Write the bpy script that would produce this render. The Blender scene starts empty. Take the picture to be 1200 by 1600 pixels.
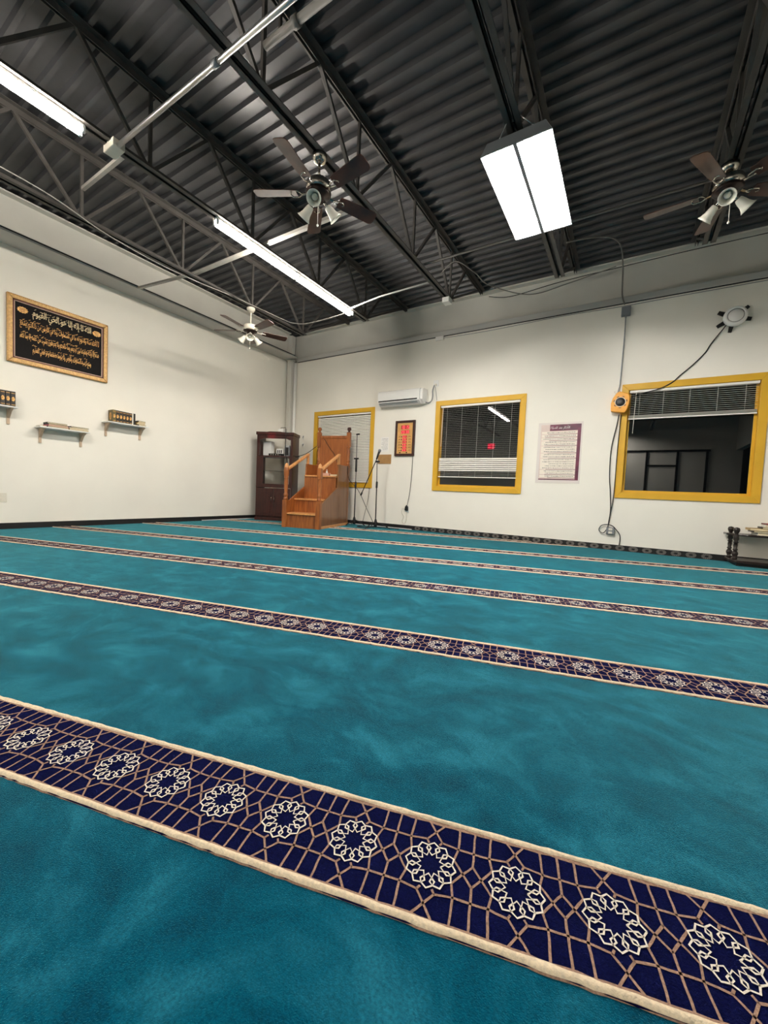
import bpy, bmesh, math, random
from mathutils import Vector, Matrix
random.seed(7)
SC = bpy.context.scene
COL = SC.collection
PI = math.pi

# ------------------------------------------------------------------ camera
F_PX, YAW, PIT, ROL, CAM_H = 617.5, math.radians(-31.644), math.radians(-2.951), math.radians(-2.564), 0.76
fw = Vector((math.sin(YAW)*math.cos(PIT), math.cos(YAW)*math.cos(PIT), math.sin(PIT)))
r0 = Vector((math.cos(YAW), -math.sin(YAW), 0)); d0 = fw.cross(r0)
rt = math.cos(ROL)*r0 + math.sin(ROL)*d0
dn = math.cos(ROL)*d0 - math.sin(ROL)*r0
cam_d = bpy.data.cameras.new('camera'); cam = bpy.data.objects.new('camera', cam_d); COL.objects.link(cam)
cam_d.sensor_fit = 'HORIZONTAL'; cam_d.sensor_width = 36.0; cam_d.lens = F_PX/1200*36
cam_d.clip_start = 0.02; cam_d.clip_end = 100
m = Matrix((rt, -dn, -fw)).transposed().to_4x4(); m.translation = (0, 0, CAM_H)
cam.matrix_world = m
SC.camera = cam
# ------------------------------------------------------------------ world (night outside) and exposure
wd = bpy.data.worlds.new('night'); SC.world = wd; wd.use_nodes = True
wd.node_tree.nodes['Background'].inputs[0].default_value = (0.006, 0.008, 0.014, 1)
wd.node_tree.nodes['Background'].inputs[1].default_value = 0.25
SC.view_settings.view_transform = 'Standard'
try: SC.view_settings.look = 'None'
except Exception: pass
SC.view_settings.gamma = 1.0
SC.view_settings.use_curve_mapping = False
SC.view_settings.exposure = 0.0
TUBE = 188.0          # radiance of the fluorescent tubes
BAYT = 310.0

# ------------------------------------------------------------------ room numbers
XL, XR, YF, YB = -7.4, 3.3, 7.216, -5.0
ZC = 4.52            # underside of the roof deck ribs
WIN = [(-6.51, -4.785), (-3.345, -1.626), (-0.198, 1.505)]
WZ0, WZ1, TRIM = 0.825, 2.578, 0.095
JX = [-5.6, -4.13, -2.55, -0.98, 0.585]      # roof joists
QA = math.radians(15.12)                     # direction of the carpet rows
QS = Vector((math.cos(QA), math.sin(QA), 0)); QN = Vector((-math.sin(QA), math.cos(QA), 0))

# ------------------------------------------------------------------ materials
def lin(c):
    def f(u):
        u /= 255.0
        return u/12.92 if u <= 0.04045 else ((u+0.055)/1.055)**2.4
    return (f(c[0]), f(c[1]), f(c[2]), 1)
MATS = {}
def mat(name, rgb, rough=0.6, metal=0.0, var=0.0, vs=4.0, bump=0.0, bs=60.0, spec=0.5, stretch=None, coat=0.0, sheen=0.0, emit=None, es=0.0, trans=0.0, ior=1.45, dark=None, detail=4):
    if name in MATS: return MATS[name]
    M = bpy.data.materials.new(name); M.use_nodes = True; MATS[name] = M
    nt = M.node_tree; b = nt.nodes['Principled BSDF']; L = nt.links
    b.inputs['Base Color'].default_value = lin(rgb)
    b.inputs['Roughness'].default_value = rough; b.inputs['Metallic'].default_value = metal
    b.inputs['Specular IOR Level'].default_value = spec; b.inputs['IOR'].default_value = ior
    b.inputs['Coat Weight'].default_value = coat
    b.inputs['Sheen Weight'].default_value = sheen
    b.inputs['Transmission Weight'].default_value = trans
    if emit: b.inputs['Emission Color'].default_value = lin(emit); b.inputs['Emission Strength'].default_value = es
    if var or bump:
        tc = nt.nodes.new('ShaderNodeTexCoord'); mp = nt.nodes.new('ShaderNodeMapping')
        L.new(tc.outputs['Object'], mp.inputs[0])
        if stretch: mp.inputs['Scale'].default_value = stretch
    if var:
        n = nt.nodes.new('ShaderNodeTexNoise'); n.inputs['Scale'].default_value = vs; n.inputs['Detail'].default_value = detail
        L.new(mp.outputs[0], n.inputs['Vector'])
        r = nt.nodes.new('ShaderNodeValToRGB'); L.new(n.outputs['Fac'], r.inputs[0])
        c1 = lin(dark) if dark else tuple(x*(1-var) for x in lin(rgb)[:3])+(1,)
        c2 = tuple(min(1, x*(1+var*0.6)) for x in lin(rgb)[:3])+(1,)
        r.color_ramp.elements[0].position = 0.32; r.color_ramp.elements[0].color = c1
        r.color_ramp.elements[1].position = 0.68; r.color_ramp.elements[1].color = c2
        L.new(r.outputs[0], b.inputs['Base Color'])
    if bump:
        n2 = nt.nodes.new('ShaderNodeTexNoise'); n2.inputs['Scale'].default_value = bs; n2.inputs['Detail'].default_value = 3
        L.new(mp.outputs[0], n2.inputs['Vector'])
        bp = nt.nodes.new('ShaderNodeBump'); bp.inputs['Strength'].default_value = bump; bp.inputs['Distance'].default_value = 0.01
        L.new(n2.outputs['Fac'], bp.inputs['Height']); L.new(bp.outputs[0], b.inputs['Normal'])
    return M

WALL = mat('wall_paint', (238, 234, 222), 0.75, var=0.05, vs=0.9, bump=0.05, bs=40)
BEAMW = mat('beam_paint', (205, 203, 194), 0.55, var=0.06, vs=1.5)
BEAMG = mat('beam_flange_paint', (190, 188, 182), 0.5, var=0.06, vs=1.5)
DECK = mat('deck_paint', (64, 64, 66), 0.36, var=0.35, vs=2.0, bump=0.05, bs=25)
STEEL = mat('joist_paint', (68, 65, 62), 0.5, var=0.2, vs=6)
EMT = mat('conduit_metal', (205, 205, 205), 0.28, metal=1.0, var=0.06, vs=20)
GREYPIPE = mat('dull_pipe', (120, 117, 112), 0.5, var=0.1, vs=8)
PALEBAR = mat('pale_bar', (170, 166, 158), 0.5, var=0.1, vs=8)
WHITE = mat('white_enamel', (240, 240, 238), 0.35)
WHITEPL = mat('white_plastic', (232, 231, 226), 0.4)
CREAMPL = mat('cream_plastic', (222, 216, 200), 0.45)
GREYBOX = mat('grey_metal', (128, 132, 136), 0.45, metal=0.3)
BLACK = mat('black_plastic', (18, 18, 19), 0.45)
BLACKRUB = mat('black_rubber', (14, 14, 15), 0.6)
BASEB = mat('black_baseboard', (15, 14, 14), 0.7, var=0.3, vs=20)
ROSG = mat('grey_yarn', (128, 122, 116), 0.9)
MUSTARD = mat('mustard_paint', (214, 166, 44), 0.45, var=0.08, vs=3, bump=0.03, bs=30)
SLAT = mat('blind_slat', (236, 233, 224), 0.4)
GLASS = mat('window_glass', (6, 8, 10), 0.01, ior=1.75)
OAK = mat('oak', (152, 90, 42), 0.38, var=0.25, vs=5, stretch=(6, 6, 0.7), coat=0.15, dark=(124, 68, 30), detail=8)
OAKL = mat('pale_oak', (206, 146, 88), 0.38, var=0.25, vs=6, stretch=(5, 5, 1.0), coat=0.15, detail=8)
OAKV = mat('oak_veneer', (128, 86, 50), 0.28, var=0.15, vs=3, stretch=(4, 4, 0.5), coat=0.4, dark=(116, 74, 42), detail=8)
DARKW = mat('dark_mahogany', (60, 25, 18), 0.35, var=0.35, vs=5, stretch=(6, 6, 0.8), coat=0.2, dark=(42, 16, 11), detail=8)
EBONY = mat('ebony_wood', (34, 24, 20), 0.35, var=0.3, vs=6, coat=0.2)
WALNUT = mat('walnut_blade', (84, 50, 38), 0.35, var=0.3, vs=6, coat=0.2, dark=(54, 30, 24))
NICKEL = mat('brushed_nickel', (196, 190, 180), 0.22, metal=1.0)
BRONZE = mat('dark_bronze', (48, 36, 32), 0.3, metal=0.6)
SHADE = mat('frosted_glass', (236, 232, 218), 0.35, spec=0.5)
GOLD = mat('gold_leaf', (192, 154, 98), 0.4, metal=0.3, var=0.25, vs=40, bump=0.2, bs=90)
GOLDT = mat('gold_thread', (222, 176, 104), 0.45, metal=0.25, var=0.35, vs=60, dark=(160, 108, 50))
CREAMT = mat('cream_thread', (224, 204, 160), 0.5)
VELVET = mat('black_velvet', (9, 4, 4), 0.9, var=0.3, vs=30)
MAROON = mat('maroon_liner', (82, 26, 22), 0.5)
SHELFW = mat('shelf_white', (226, 226, 222), 0.5)
BRACK = mat('bare_pine', (196, 172, 146), 0.55, var=0.15, vs=12)
PAPER = mat('paper', (236, 234, 228), 0.7)
PAGE = mat('book_pages', (222, 208, 172), 0.8, var=0.15, vs=60, stretch=(1, 1, 6))
INK = mat('ink_grey', (92, 90, 88), 0.8)
BK_DARK = mat('book_cover_black', (34, 28, 20), 0.45, var=0.2, vs=20)
BK_OLIVE = mat('book_cover_olive', (104, 90, 48), 0.45, var=0.2, vs=20)
BK_PINK = mat('book_cover_pink', (196, 84, 104), 0.5)
BK_RED = mat('book_cover_red', (110, 28, 28), 0.5)
BK_TAN = mat('book_cover_tan', (176, 146, 92), 0.5)
BK_WHITE = mat('book_cover_white', (226, 222, 210), 0.5)
CARD = mat('cardboard', (168, 128, 80), 0.7, var=0.1, vs=15)
ORANGE = mat('orange_plastic', (232, 160, 48), 0.4, var=0.06, vs=10)
PLUM = mat('poster_plum', (104, 38, 62), 0.4, var=0.3, vs=8, dark=(66, 22, 44))
POSTERBG = mat('poster_blush', (222, 202, 192), 0.4, var=0.12, vs=3)
PANELP = mat('poster_cream', (236, 226, 212), 0.45)
CLOCKBG = mat('clock_face', (222, 184, 124), 0.35, var=0.15, vs=6)
LED = mat('led_red', (255, 90, 100), 0.5, emit=(255, 96, 110), es=0.75)
LEDOFF = mat('led_dark', (176, 44, 44), 0.4)
EXITR = mat('exit_red', (255, 30, 50), 0.5, emit=(255, 30, 70), es=14.0)
PAD = mat('grey_fabric', (120, 116, 110), 0.9)
TUBEM = mat('tube_light', (255, 250, 238), 0.5, emit=(255, 246, 234), es=TUBE)
BAYM = mat('bay_tube_light', (255, 252, 244), 0.5, emit=(255, 250, 244), es=BAYT)
REFL = mat('white_reflector', (246, 246, 244), 0.3)
DARKVOID = mat('unlit_room_dark', (30, 30, 32), 0.8)  # near-black colour stands in for the side room having no light
NAVY = mat('navy_pile', (9, 13, 52), 0.95, var=0.35, vs=220, bump=0.5, bs=420, spec=0.03)
TAN = mat('tan_yarn', (164, 132, 112), 0.95, var=0.25, vs=200, bump=0.4, bs=400, spec=0.1)
CREAM = mat('cream_yarn', (240, 220, 188), 0.95, var=0.15, vs=160, bump=0.4, bs=400, spec=0.1)
IVORY = mat('ivory_yarn', (240, 230, 212), 0.95, var=0.12, vs=200, bump=0.4, bs=400, spec=0.1)

def carpet_material():
    M = bpy.data.materials.new('teal_pile'); M.use_nodes = True
    nt = M.node_tree; b = nt.nodes['Principled BSDF']; L = nt.links; N = nt.nodes.new
    tc = N('ShaderNodeTexCoord')
    # swept pile: warped noise in large soft patches
    w = N('ShaderNodeTexNoise'); w.inputs['Scale'].default_value = 1.6; w.inputs['Detail'].default_value = 3
    L.new(tc.outputs['Object'], w.inputs['Vector'])
    mx = N('ShaderNodeVectorMath'); mx.operation = 'MULTIPLY_ADD'; mx.inputs[1].default_value = (0.55, 0.55, 0)
    L.new(w.outputs['Color'], mx.inputs[0]); L.new(tc.outputs['Object'], mx.inputs[2])
    n1 = N('ShaderNodeTexNoise'); n1.inputs['Scale'].default_value = 5.0; n1.inputs['Detail'].default_value = 5; n1.inputs['Roughness'].default_value = 0.6
    mp = N('ShaderNodeMapping'); mp.inputs['Rotation'].default_value = (0, 0, 0.9); mp.inputs['Scale'].default_value = (1.0, 1.5, 1)
    L.new(mx.outputs[0], mp.inputs[0]); L.new(mp.outputs[0], n1.inputs['Vector'])
    rp = N('ShaderNodeValToRGB'); L.new(n1.outputs['Fac'], rp.inputs[0])
    e = rp.color_ramp.elements
    e[0].position = 0.30; e[0].color = lin((0, 46, 66))
    e[1].position = 0.70; e[1].color = lin((30, 108, 128))
    k = e.new(0.5); k.color = lin((0, 74, 94))
    n2 = N('ShaderNodeTexNoise'); n2.inputs['Scale'].default_value = 190; n2.inputs['Detail'].default_value = 3
    L.new(tc.outputs['Object'], n2.inputs['Vector'])
    mr = N('ShaderNodeMapRange'); mr.inputs[1].default_value = 0.3; mr.inputs[2].default_value = 0.7; mr.inputs[3].default_value = 0.72; mr.inputs[4].default_value = 1.26
    L.new(n2.outputs['Fac'], mr.inputs[0])
    mm = N('ShaderNodeMix'); mm.data_type = 'RGBA'; mm.blend_type = 'MULTIPLY'; mm.inputs[0].default_value = 1.0
    L.new(rp.outputs[0], mm.inputs[6]); L.new(mr.outputs[0], mm.inputs[7])
    L.new(mm.outputs[2], b.inputs['Base Color'])
    b.inputs['Roughness'].default_value = 1.0; b.inputs['Specular IOR Level'].default_value = 0.05
    b.inputs['Sheen Weight'].default_value = 0.85; b.inputs['Sheen Roughness'].default_value = 0.26
    b.inputs['Sheen Tint'].default_value = lin((122, 210, 214))
    bp = N('ShaderNodeBump'); bp.inputs['Strength'].default_value = 0.6; bp.inputs['Distance'].default_value = 0.006
    n3 = N('ShaderNodeTexNoise'); n3.inputs['Scale'].default_value = 420; n3.inputs['Detail'].default_value = 2
    L.new(tc.outputs['Object'], n3.inputs['Vector'])
    L.new(n3.outputs['Fac'], bp.inputs['Height']); L.new(bp.outputs[0], b.inputs['Normal'])
    return M
CARPET = carpet_material()

# ------------------------------------------------------------------ mesh helpers
class MB:
    def __init__(s): s.v = []; s.f = []; s.s = []
    def add(s, vs, fs, smooth=False):
        o = len(s.v); s.v += [tuple(v) for v in vs]
        for f in fs: s.f.append(tuple(i+o for i in f)); s.s.append(smooth)
        return s
    def box(s, x0, x1, y0, y1, z0, z1):
        return s.add([(x0,y0,z0),(x1,y0,z0),(x1,y1,z0),(x0,y1,z0),(x0,y0,z1),(x1,y0,z1),(x1,y1,z1),(x0,y1,z1)],
                     [(0,3,2,1),(4,5,6,7),(0,1,5,4),(1,2,6,5),(2,3,7,6),(3,0,4,7)])
    def bar(s, p, q, w, h, up=(0,0,1)):
        p = Vector(p); q = Vector(q); d = (q-p).normalized(); u = Vector(up)
        if abs(d.dot(u)) > 0.98: u = Vector((1,0,0))
        a = d.cross(u).normalized()*w/2; c = a.cross(d).normalized()*h/2
        vs = [p-a-c, p+a-c, p+a+c, p-a+c, q-a-c, q+a-c, q+a+c, q-a+c]
        return s.add(vs, [(0,1,2,3),(4,7,6,5),(0,4,5,1),(1,5,6,2),(2,6,7,3),(3,7,4,0)])
    def prism(s, poly, fn, c0, c1):
        n = len(poly)
        vs = [fn(a, b, c0) for a, b in poly]+[fn(a, b, c1) for a, b in poly]
        fs = [tuple(range(n)), tuple(range(2*n-1, n-1, -1))]+[(i, (i+1) % n, n+(i+1) % n, n+i) for i in range(n)]
        return s.add(vs, fs)
    def tube(s, pts, r, n=8, cap=True):
        pts = [Vector(p) for p in pts]; k = len(pts)
        rr = r if isinstance(r, (list, tuple)) else [r]*k
        t = [(pts[min(i+1, k-1)]-pts[max(i-1, 0)]).normalized() for i in range(k)]
        u = Vector((0,0,1))
        if abs(t[0].dot(u)) > 0.9: u = Vector((1,0,0))
        a = t[0].cross(u).normalized(); vs = []; fs = []
        for i in range(k):
            a = (a - t[i]*a.dot(t[i])).normalized(); b = t[i].cross(a)
            for j in range(n):
                an = 2*PI*j/n; vs.append(pts[i]+(a*math.cos(an)+b*math.sin(an))*rr[i])
        for i in range(k-1):
            for j in range(n):
                fs.append((i*n+j, i*n+(j+1) % n, (i+1)*n+(j+1) % n, (i+1)*n+j))
        s.add(vs, fs, True)
        if cap: s.add([vs[j] for j in range(n)], [tuple(range(n))]); s.add([vs[(k-1)*n+j] for j in range(n)], [tuple(range(n))])
        return s
    def lathe(s, prof, n=16, M=None, cap=True):
        M = M or Matrix.Identity(4); vs = []; fs = []; k = len(prof)
        for r, z in prof:
            for j in range(n):
                a = 2*PI*j/n; vs.append(M @ Vector((r*math.cos(a), r*math.sin(a), z)))
        for i in range(k-1):
            for j in range(n): fs.append((i*n+j, i*n+(j+1) % n, (i+1)*n+(j+1) % n, (i+1)*n+j))
        s.add(vs, fs, True)
        if cap:
            if prof[0][0] > 1e-5: s.add(vs[:n], [tuple(range(n))])
            if prof[-1][0] > 1e-5: s.add(vs[(k-1)*n:], [tuple(range(n))])
        return s
    def mesh(s, name):
        me = bpy.data.meshes.new(name); me.from_pydata(s.v, [], s.f)
        me.polygons.foreach_set('use_smooth', s.s)
        bm = bmesh.new(); bm.from_mesh(me)
        bmesh.ops.remove_doubles(bm, verts=bm.verts, dist=1e-6)
        bmesh.ops.recalc_face_normals(bm, faces=bm.faces); bm.to_mesh(me); bm.free()
        return me
    def build(s, name, m_, parent=None, bevel=0.0, loc=None):
        me = s.mesh(name); me.materials.append(m_)
        o = bpy.data.objects.new(name, me); COL.objects.link(o)
        if parent: o.parent = parent
        if loc: o.location = loc
        if bevel:
            b = o.modifiers.new('bevel', 'BEVEL'); b.width = bevel; b.segments = 2; b.limit_method = 'ANGLE'
        return o
def T(x=0, y=0, z=0): return Matrix.Translation((x, y, z))
def R(a, ax): return Matrix.Rotation(math.radians(a), 4, ax)
def thing(name, label, cat, loc=(0,0,0), rz=0.0, group=None):
    o = bpy.data.objects.new(name, None); COL.objects.link(o); o.empty_display_size = 0.1
    o.location = loc; o.rotation_euler = (0, 0, math.radians(rz))
    return tag(o, label, cat, group)
def tag(o, label, cat, group=None):
    o['label'] = label; o['category'] = cat
    if group: o['group'] = group
    return o
def struct(o, label=None):
    o['kind'] = 'structure'
    if label: o['label'] = label
    return o
def share(src, name, parent, loc=(0,0,0), rot=(0,0,0)):
    o = bpy.data.objects.new(name, src.data); COL.objects.link(o); o.parent = parent
    o.location = loc; o.rotation_euler = rot; return o
def fwall(name, label, cat, x, z, group=None): return thing(name, label, cat, (x, YF, z), 0, group)       # front is -Y
def lwall(name, label, cat, y, z, group=None): return thing(name, label, cat, (XL, y, z), 90, group)      # local x = world y, front local -Y
def smooth_path(pts, n=8):
    P = [Vector(p) for p in pts]; out = []
    for i in range(len(P)-1):
        a = P[max(i-1, 0)]; b = P[i]; c = P[i+1]; d = P[min(i+2, len(P)-1)]
        for j in range(n):
            t = j/n
            out.append(0.5*((2*b)+(c-a)*t+(2*a-5*b+4*c-d)*t*t+(3*b-a-3*c+d)*t**3))
    out.append(P[-1]); return out
def cable(name, label, pts, r=0.006, m_=None, cat='cable', group=None):
    o = MB().tube(smooth_path(pts), r, 6).build(name, m_ or BLACK)
    return tag(o, label, cat, group)
# text as flat mesh (font outline to mesh)
def text_mesh(body, off=0.0):
    c = bpy.data.curves.new('lettering', 'FONT'); c.body = body; c.resolution_u = 2; c.offset = off
    o = bpy.data.objects.new('lettering', c); COL.objects.link(o)
    bpy.context.view_layer.update()
    me = bpy.data.meshes.new_from_object(o.evaluated_get(bpy.context.evaluated_depsgraph_get()))
    bpy.data.objects.remove(o); bpy.data.curves.remove(c)
    return me
def text_in(body, x0, x1, z0, z1, y, m_, parent, name='lettering', off=0.0):
    """fit the lettering in the local x/z rectangle on the plane y, facing -Y"""
    me = text_mesh(body, off); xs = [v.co.x for v in me.vertices]; ys = [v.co.y for v in me.vertices]
    ax, bx, ay, by = min(xs), max(xs), min(ys), max(ys)
    for v in me.vertices:
        v.co = Vector((x0+(v.co.x-ax)/(bx-ax)*(x1-x0), y, z0+(v.co.y-ay)/(by-ay)*(z1-z0)))
    me.materials.clear(); me.materials.append(m_)
    o = bpy.data.objects.new(name, me); COL.objects.link(o); o.parent = parent; return o
# Arabic joining forms: isolated, final, initial, medial
_t = {'ء':(0xFE80,),'آ':(0xFE81,2),'أ':(0xFE83,2),'ؤ':(0xFE85,2),'إ':(0xFE87,2),'ئ':(0xFE89,4),'ا':(0xFE8D,2),'ب':(0xFE8F,4),'ة':(0xFE93,2),'ت':(0xFE95,4),'ث':(0xFE99,4),'ج':(0xFE9D,4),'ح':(0xFEA1,4),'خ':(0xFEA5,4),'د':(0xFEA9,2),'ذ':(0xFEAB,2),'ر':(0xFEAD,2),'ز':(0xFEAF,2),'س':(0xFEB1,4),'ش':(0xFEB5,4),'ص':(0xFEB9,4),'ض':(0xFEBD,4),'ط':(0xFEC1,4),'ظ':(0xFEC5,4),'ع':(0xFEC9,4),'غ':(0xFECD,4),'ف':(0xFED1,4),'ق':(0xFED5,4),'ك':(0xFED9,4),'ل':(0xFEDD,4),'م':(0xFEE1,4),'ن':(0xFEE5,4),'ه':(0xFEE9,4),'و':(0xFEED,2),'ى':(0xFEEF,2),'ي':(0xFEF1,4)}
def arabic(s):
    out = []
    for i, ch in enumerate(s):
        if ch not in _t: out.append(ch); continue
        e = _t[ch]; k = e[1] if len(e) > 1 else 1
        prev = s[i-1] if i else ' '; nxt = s[i+1] if i+1 < len(s) else ' '
        jp = prev in _t and len(_t[prev]) > 1 and _t[prev][1] == 4 and k > 1
        jn = nxt in _t and len(_t[nxt]) > 1 and k == 4
        form = (3 if jp and jn else 1 if jp else 2 if jn else 0)
        out.append(chr(e[0]+form))
    return ''.join(reversed(out))

# ================================================================== THE SETTING
floor = struct(MB().box(XL-0.2, XR+0.2, YB-0.2, YF+0.2, -0.08, 0.0).build('floor', CARPET), 'teal cut-pile carpet with navy patterned rows')

# --- walls
wl = struct(MB().box(XL-0.2, XL, YB-0.2, YF+0.35, 0, 4.50).build('wall_left', WALL))
wb = MB()
wb.box(XL, XR+0.2, YB-0.2, YB, 0, 4.6); wbo = struct(wb.build('wall_rear', WALL))
wr = MB()      # right wall with a wide opening to an unlit room
wr.box(XR, XR+0.2, 2.2, YF+0.3, 0, 4.6); wr.box(XR, XR+0.2, YB, 2.2, 2.9, 4.6); struct(wr.build('wall_right', WALL))
dr = MB(); dr.box(XR+0.2, XR+1.6, YB, 2.2, -0.02, 0.0); dr.box(XR+1.6, XR+1.7, YB, 2.2, 0, 3.0); dr.box(XR+0.2, XR+1.7, 2.2, 2.3, 0, 3.0); dr.box(XR+0.2, XR+1.7, YB-0.1, YB, 0, 3.0); dr.box(XR+0.2, XR+1.7, YB, 2.2, 2.95, 3.05)
struct(dr.build('wall_side_room', DARKVOID))
wf = MB(); zt = 3.83
ins = TRIM-0.02
xs = [XL]+[v for a, b in WIN for v in (a+ins, b-ins)]+[XR]
for i in range(0, len(xs), 2): wf.box(xs[i], xs[i+1], YF, YF+0.2, 0, zt)
for a, b in WIN:
    wf.box(a+ins, b-ins, YF, YF+0.2, 0, WZ0+ins); wf.box(a+ins, b-ins, YF, YF+0.2, WZ1-ins, zt)
struct(wf.build('wall_front', WALL))

# --- roof deck: trapezoid ribs running along X
PIT_R = 0.161
dk = MB(); prof = []
y = YB-0.3
while y < YF+0.6:
    prof += [(y, ZC+0.042), (y+0.092, ZC+0.042), (y+0.108, ZC), (y+0.145, ZC)]; y += PIT_R
vs = []; fs = []
for x in (XL-0.6, XR+0.3):
    vs += [(x, a, b) for a, b in prof]
n = len(prof)
fs = [(i, i+1, n+i+1, n+i) for i in range(n-1)]
dk.add(vs, fs); ceiling = dk.build('ceiling', DECK); struct(ceiling, 'dark painted corrugated steel roof deck')
sm = ceiling.modifiers.new('thick', 'SOLIDIFY'); sm.thickness = 0.004; sm.offset = 1

# --- baseboards
bb = MB().box(XL+0.0, XL+0.02, YB, YF, 0.0, 0.085).build('baseboard_left', BASEB); struct(bb, 'black baseboard strip')
bf = MB().box(XL+0.02, XR, YF-0.02, YF, 0.0, 0.085).build('baseboard_front', BASEB); struct(bf, 'black baseboard strip of upturned patterned carpet')
MB().box(XL+0.05, -3.75, YF-0.03, YF-0.02, 0.004, 0.016).build('white_strip', WHITEPL, bf)
MB().box(XL+0.02, XL+0.03, 4.9, 7.0, 0.004, 0.016).build('white_strip', WHITEPL, bb)

# ------------------------------------------------------------------ carpet rows
def ribbon(mb, pts, w, z, jit=0.0006, h=0.0):
    pts = [Vector((p[0], p[1], 0)) for p in pts]; sub = []
    for a, b in zip(pts[:-1], pts[1:]):
        k = max(1, int((b-a).length/0.014))
        sub += [a.lerp(b, i/k) for i in range(k)]
    sub.append(pts[-1]); vs = []
    for i, p in enumerate(sub):
        d = (sub[min(i+1, len(sub)-1)]-sub[max(i-1, 0)]).normalized(); nrm = Vector((-d.y, d.x, 0))
        q = p+Vector((random.uniform(-jit, jit), random.uniform(-jit, jit), 0)); ww = w/2*(1+random.uniform(-0.12, 0.12))
        vs += [(q+nrm*ww).to_tuple()[:2]+(z,), (q-nrm*ww).to_tuple()[:2]+(z,)]
    mb.add(vs, [(2*i, 2*i+1, 2*i+3, 2*i+2) for i in range(len(sub)-1)])
RP = 0.1672; HW = 0.105      # rosette pitch and half width inside the borders
def rosette_lines():
    L = []; o = []
    for k in range(25):
        a = PI*k/12; o.append(((0.0515 if k % 2 == 0 else 0.0445)*math.cos(a), (0.0515 if k % 2 == 0 else 0.0445)*math.sin(a)))
    L.append(o); i = []
    for k in range(25):
        a = PI*k/12; r = 0.0205 if k % 2 == 0 else 0.0295; i.append((r*math.cos(a), r*math.sin(a)))
    L.append(i)
    for k in range(12):
        a = PI*(2*k+1)/12
        L.append([(r_*math.cos(a+o_), r_*math.sin(a+o_)) for r_, o_ in ((0.0295, 0), (0.037, -0.12), (0.0445, 0), (0.037, 0.12), (0.0295, 0))])
    return L
ROSL = rosette_lines()
def lattice_lines(c):
    # lines of one cell; u is measured from the mid between two rosettes
    mid = c+RP/2; out = []
    P = lambda u, v: (mid+u*RP, v*HW)
    Q = lambda u, v: (c+u*RP, v*HW)
    for s in (1, -1):
        out.append([P(0, 1*s), P(0, 0.21*s)])
        for h in (1, -1):
            out.append([P(0, 0.21*s), P(0.11*h, 0), P(0.23*h, -0.25*s), P(0.19*h, -0.5*s), P(0.2*h, -1*s)])
            out.append([Q(-0.11*h, 1*s), Q(0.10*h, 0.55*s)])
            out.append([Q(0.10*h, 0.55*s), Q(0.07*h, 0.47*s)])
        out.append([P(-0.4, 0.55*s), P(-0.19, 0.5*s), P(0, 0.5*s), P(0.19, 0.5*s), P(0.4, 0.55*s)])
    return out
def clip_room(me):
    bm = bmesh.new(); bm.from_mesh(me)
    for co, no in (((XL+0.021, 0, 0), (-1, 0, 0)), ((0, YF-0.021, 0), (0, 1, 0)), ((XR-0.05, 0, 0), (1, 0, 0)), ((0, YB+0.02, 0), (0, -1, 0))):
        bmesh.ops.bisect_plane(bm, geom=bm.verts[:]+bm.edges[:]+bm.faces[:], plane_co=co, plane_no=no, clear_outer=True)
    bm.to_mesh(me); bm.free()
def to_world(mb, n0):
    mb.v = [tuple(QS*v[0]+QN*(n0+v[1])+Vector((0, 0, v[2]))) for v in mb.v]
BANDS = [0.774, 1.952, 3.165, 4.400, 5.655, 7.20, -0.43, -1.63]
for bi, n0 in enumerate(BANDS):
    near = bi < 1; t0, t1 = -8.2, 5.2
    base = MB(); base.box(t0, t1, -0.121, 0.121, 0.0, 0.003); to_world(base, n0)
    band = base.build('carpet_row', NAVY, floor); clip_room(band.data); band['label'] = 'navy patterned carpet row with cream borders'
    for s in (-1, 1):
        e1 = MB(); e2 = MB(); step = 0.02; N = int((t1-t0)/step)
        v1 = []; v2 = []
        for i in range(N+1):
            t = t0+i*step; j = random.uniform(-0.0016, 0.0016) if bi < 3 else 0
            a, b = 0.121, 0.1045
            v1 += [(t, s*(a+0.0015+j), 0.0006), (t, s*(a-0.001+j), 0.004), (t, s*(b+0.002), 0.005), (t, s*(b-0.002+j), 0.0036)]
            v2 += [(t, s*(a-0.0005+j), 0.0035), (t, s*(a-0.004+j), 0.0085), (t, s*(b+0.006+j), 0.0085), (t, s*(b+0.0025-j), 0.0048)]
        fs = [(4*i+k, 4*i+k+1, 4*i+k+5, 4*i+k+4) for i in range(N) for k in range(3)]
        e1.add(v1, fs, True); to_world(e1, n0); o1 = e1.build('border_edge', TAN, band); clip_room(o1.data)
        e2.add(v2, fs, True); to_world(e2, n0); o2 = e2.build('border', CREAM, band); clip_room(o2.data)
    la = MB(); ro = MB(); k0 = int(t0/RP); k1 = int(t1/RP)
    for k in range(k0, k1+1):
        c = k*RP-0.0975
        for ln in lattice_lines(c): ribbon(la, ln, 0.0045, 0.0042)
        tw = random.uniform(-0.1, 0.1)
        for ln in ROSL: ribbon(ro, [(c+x, y_) for x, y_ in ln], 0.0036, 0.0052, 0.0004)
    to_world(la, n0); to_world(ro, n0)
    o = la.build('lattice', TAN, band); clip_room(o.data); o['kind'] = 'stuff'
    o = ro.build('rosette_rings', IVORY, band); clip_room(o.data); o['kind'] = 'stuff'

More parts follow.
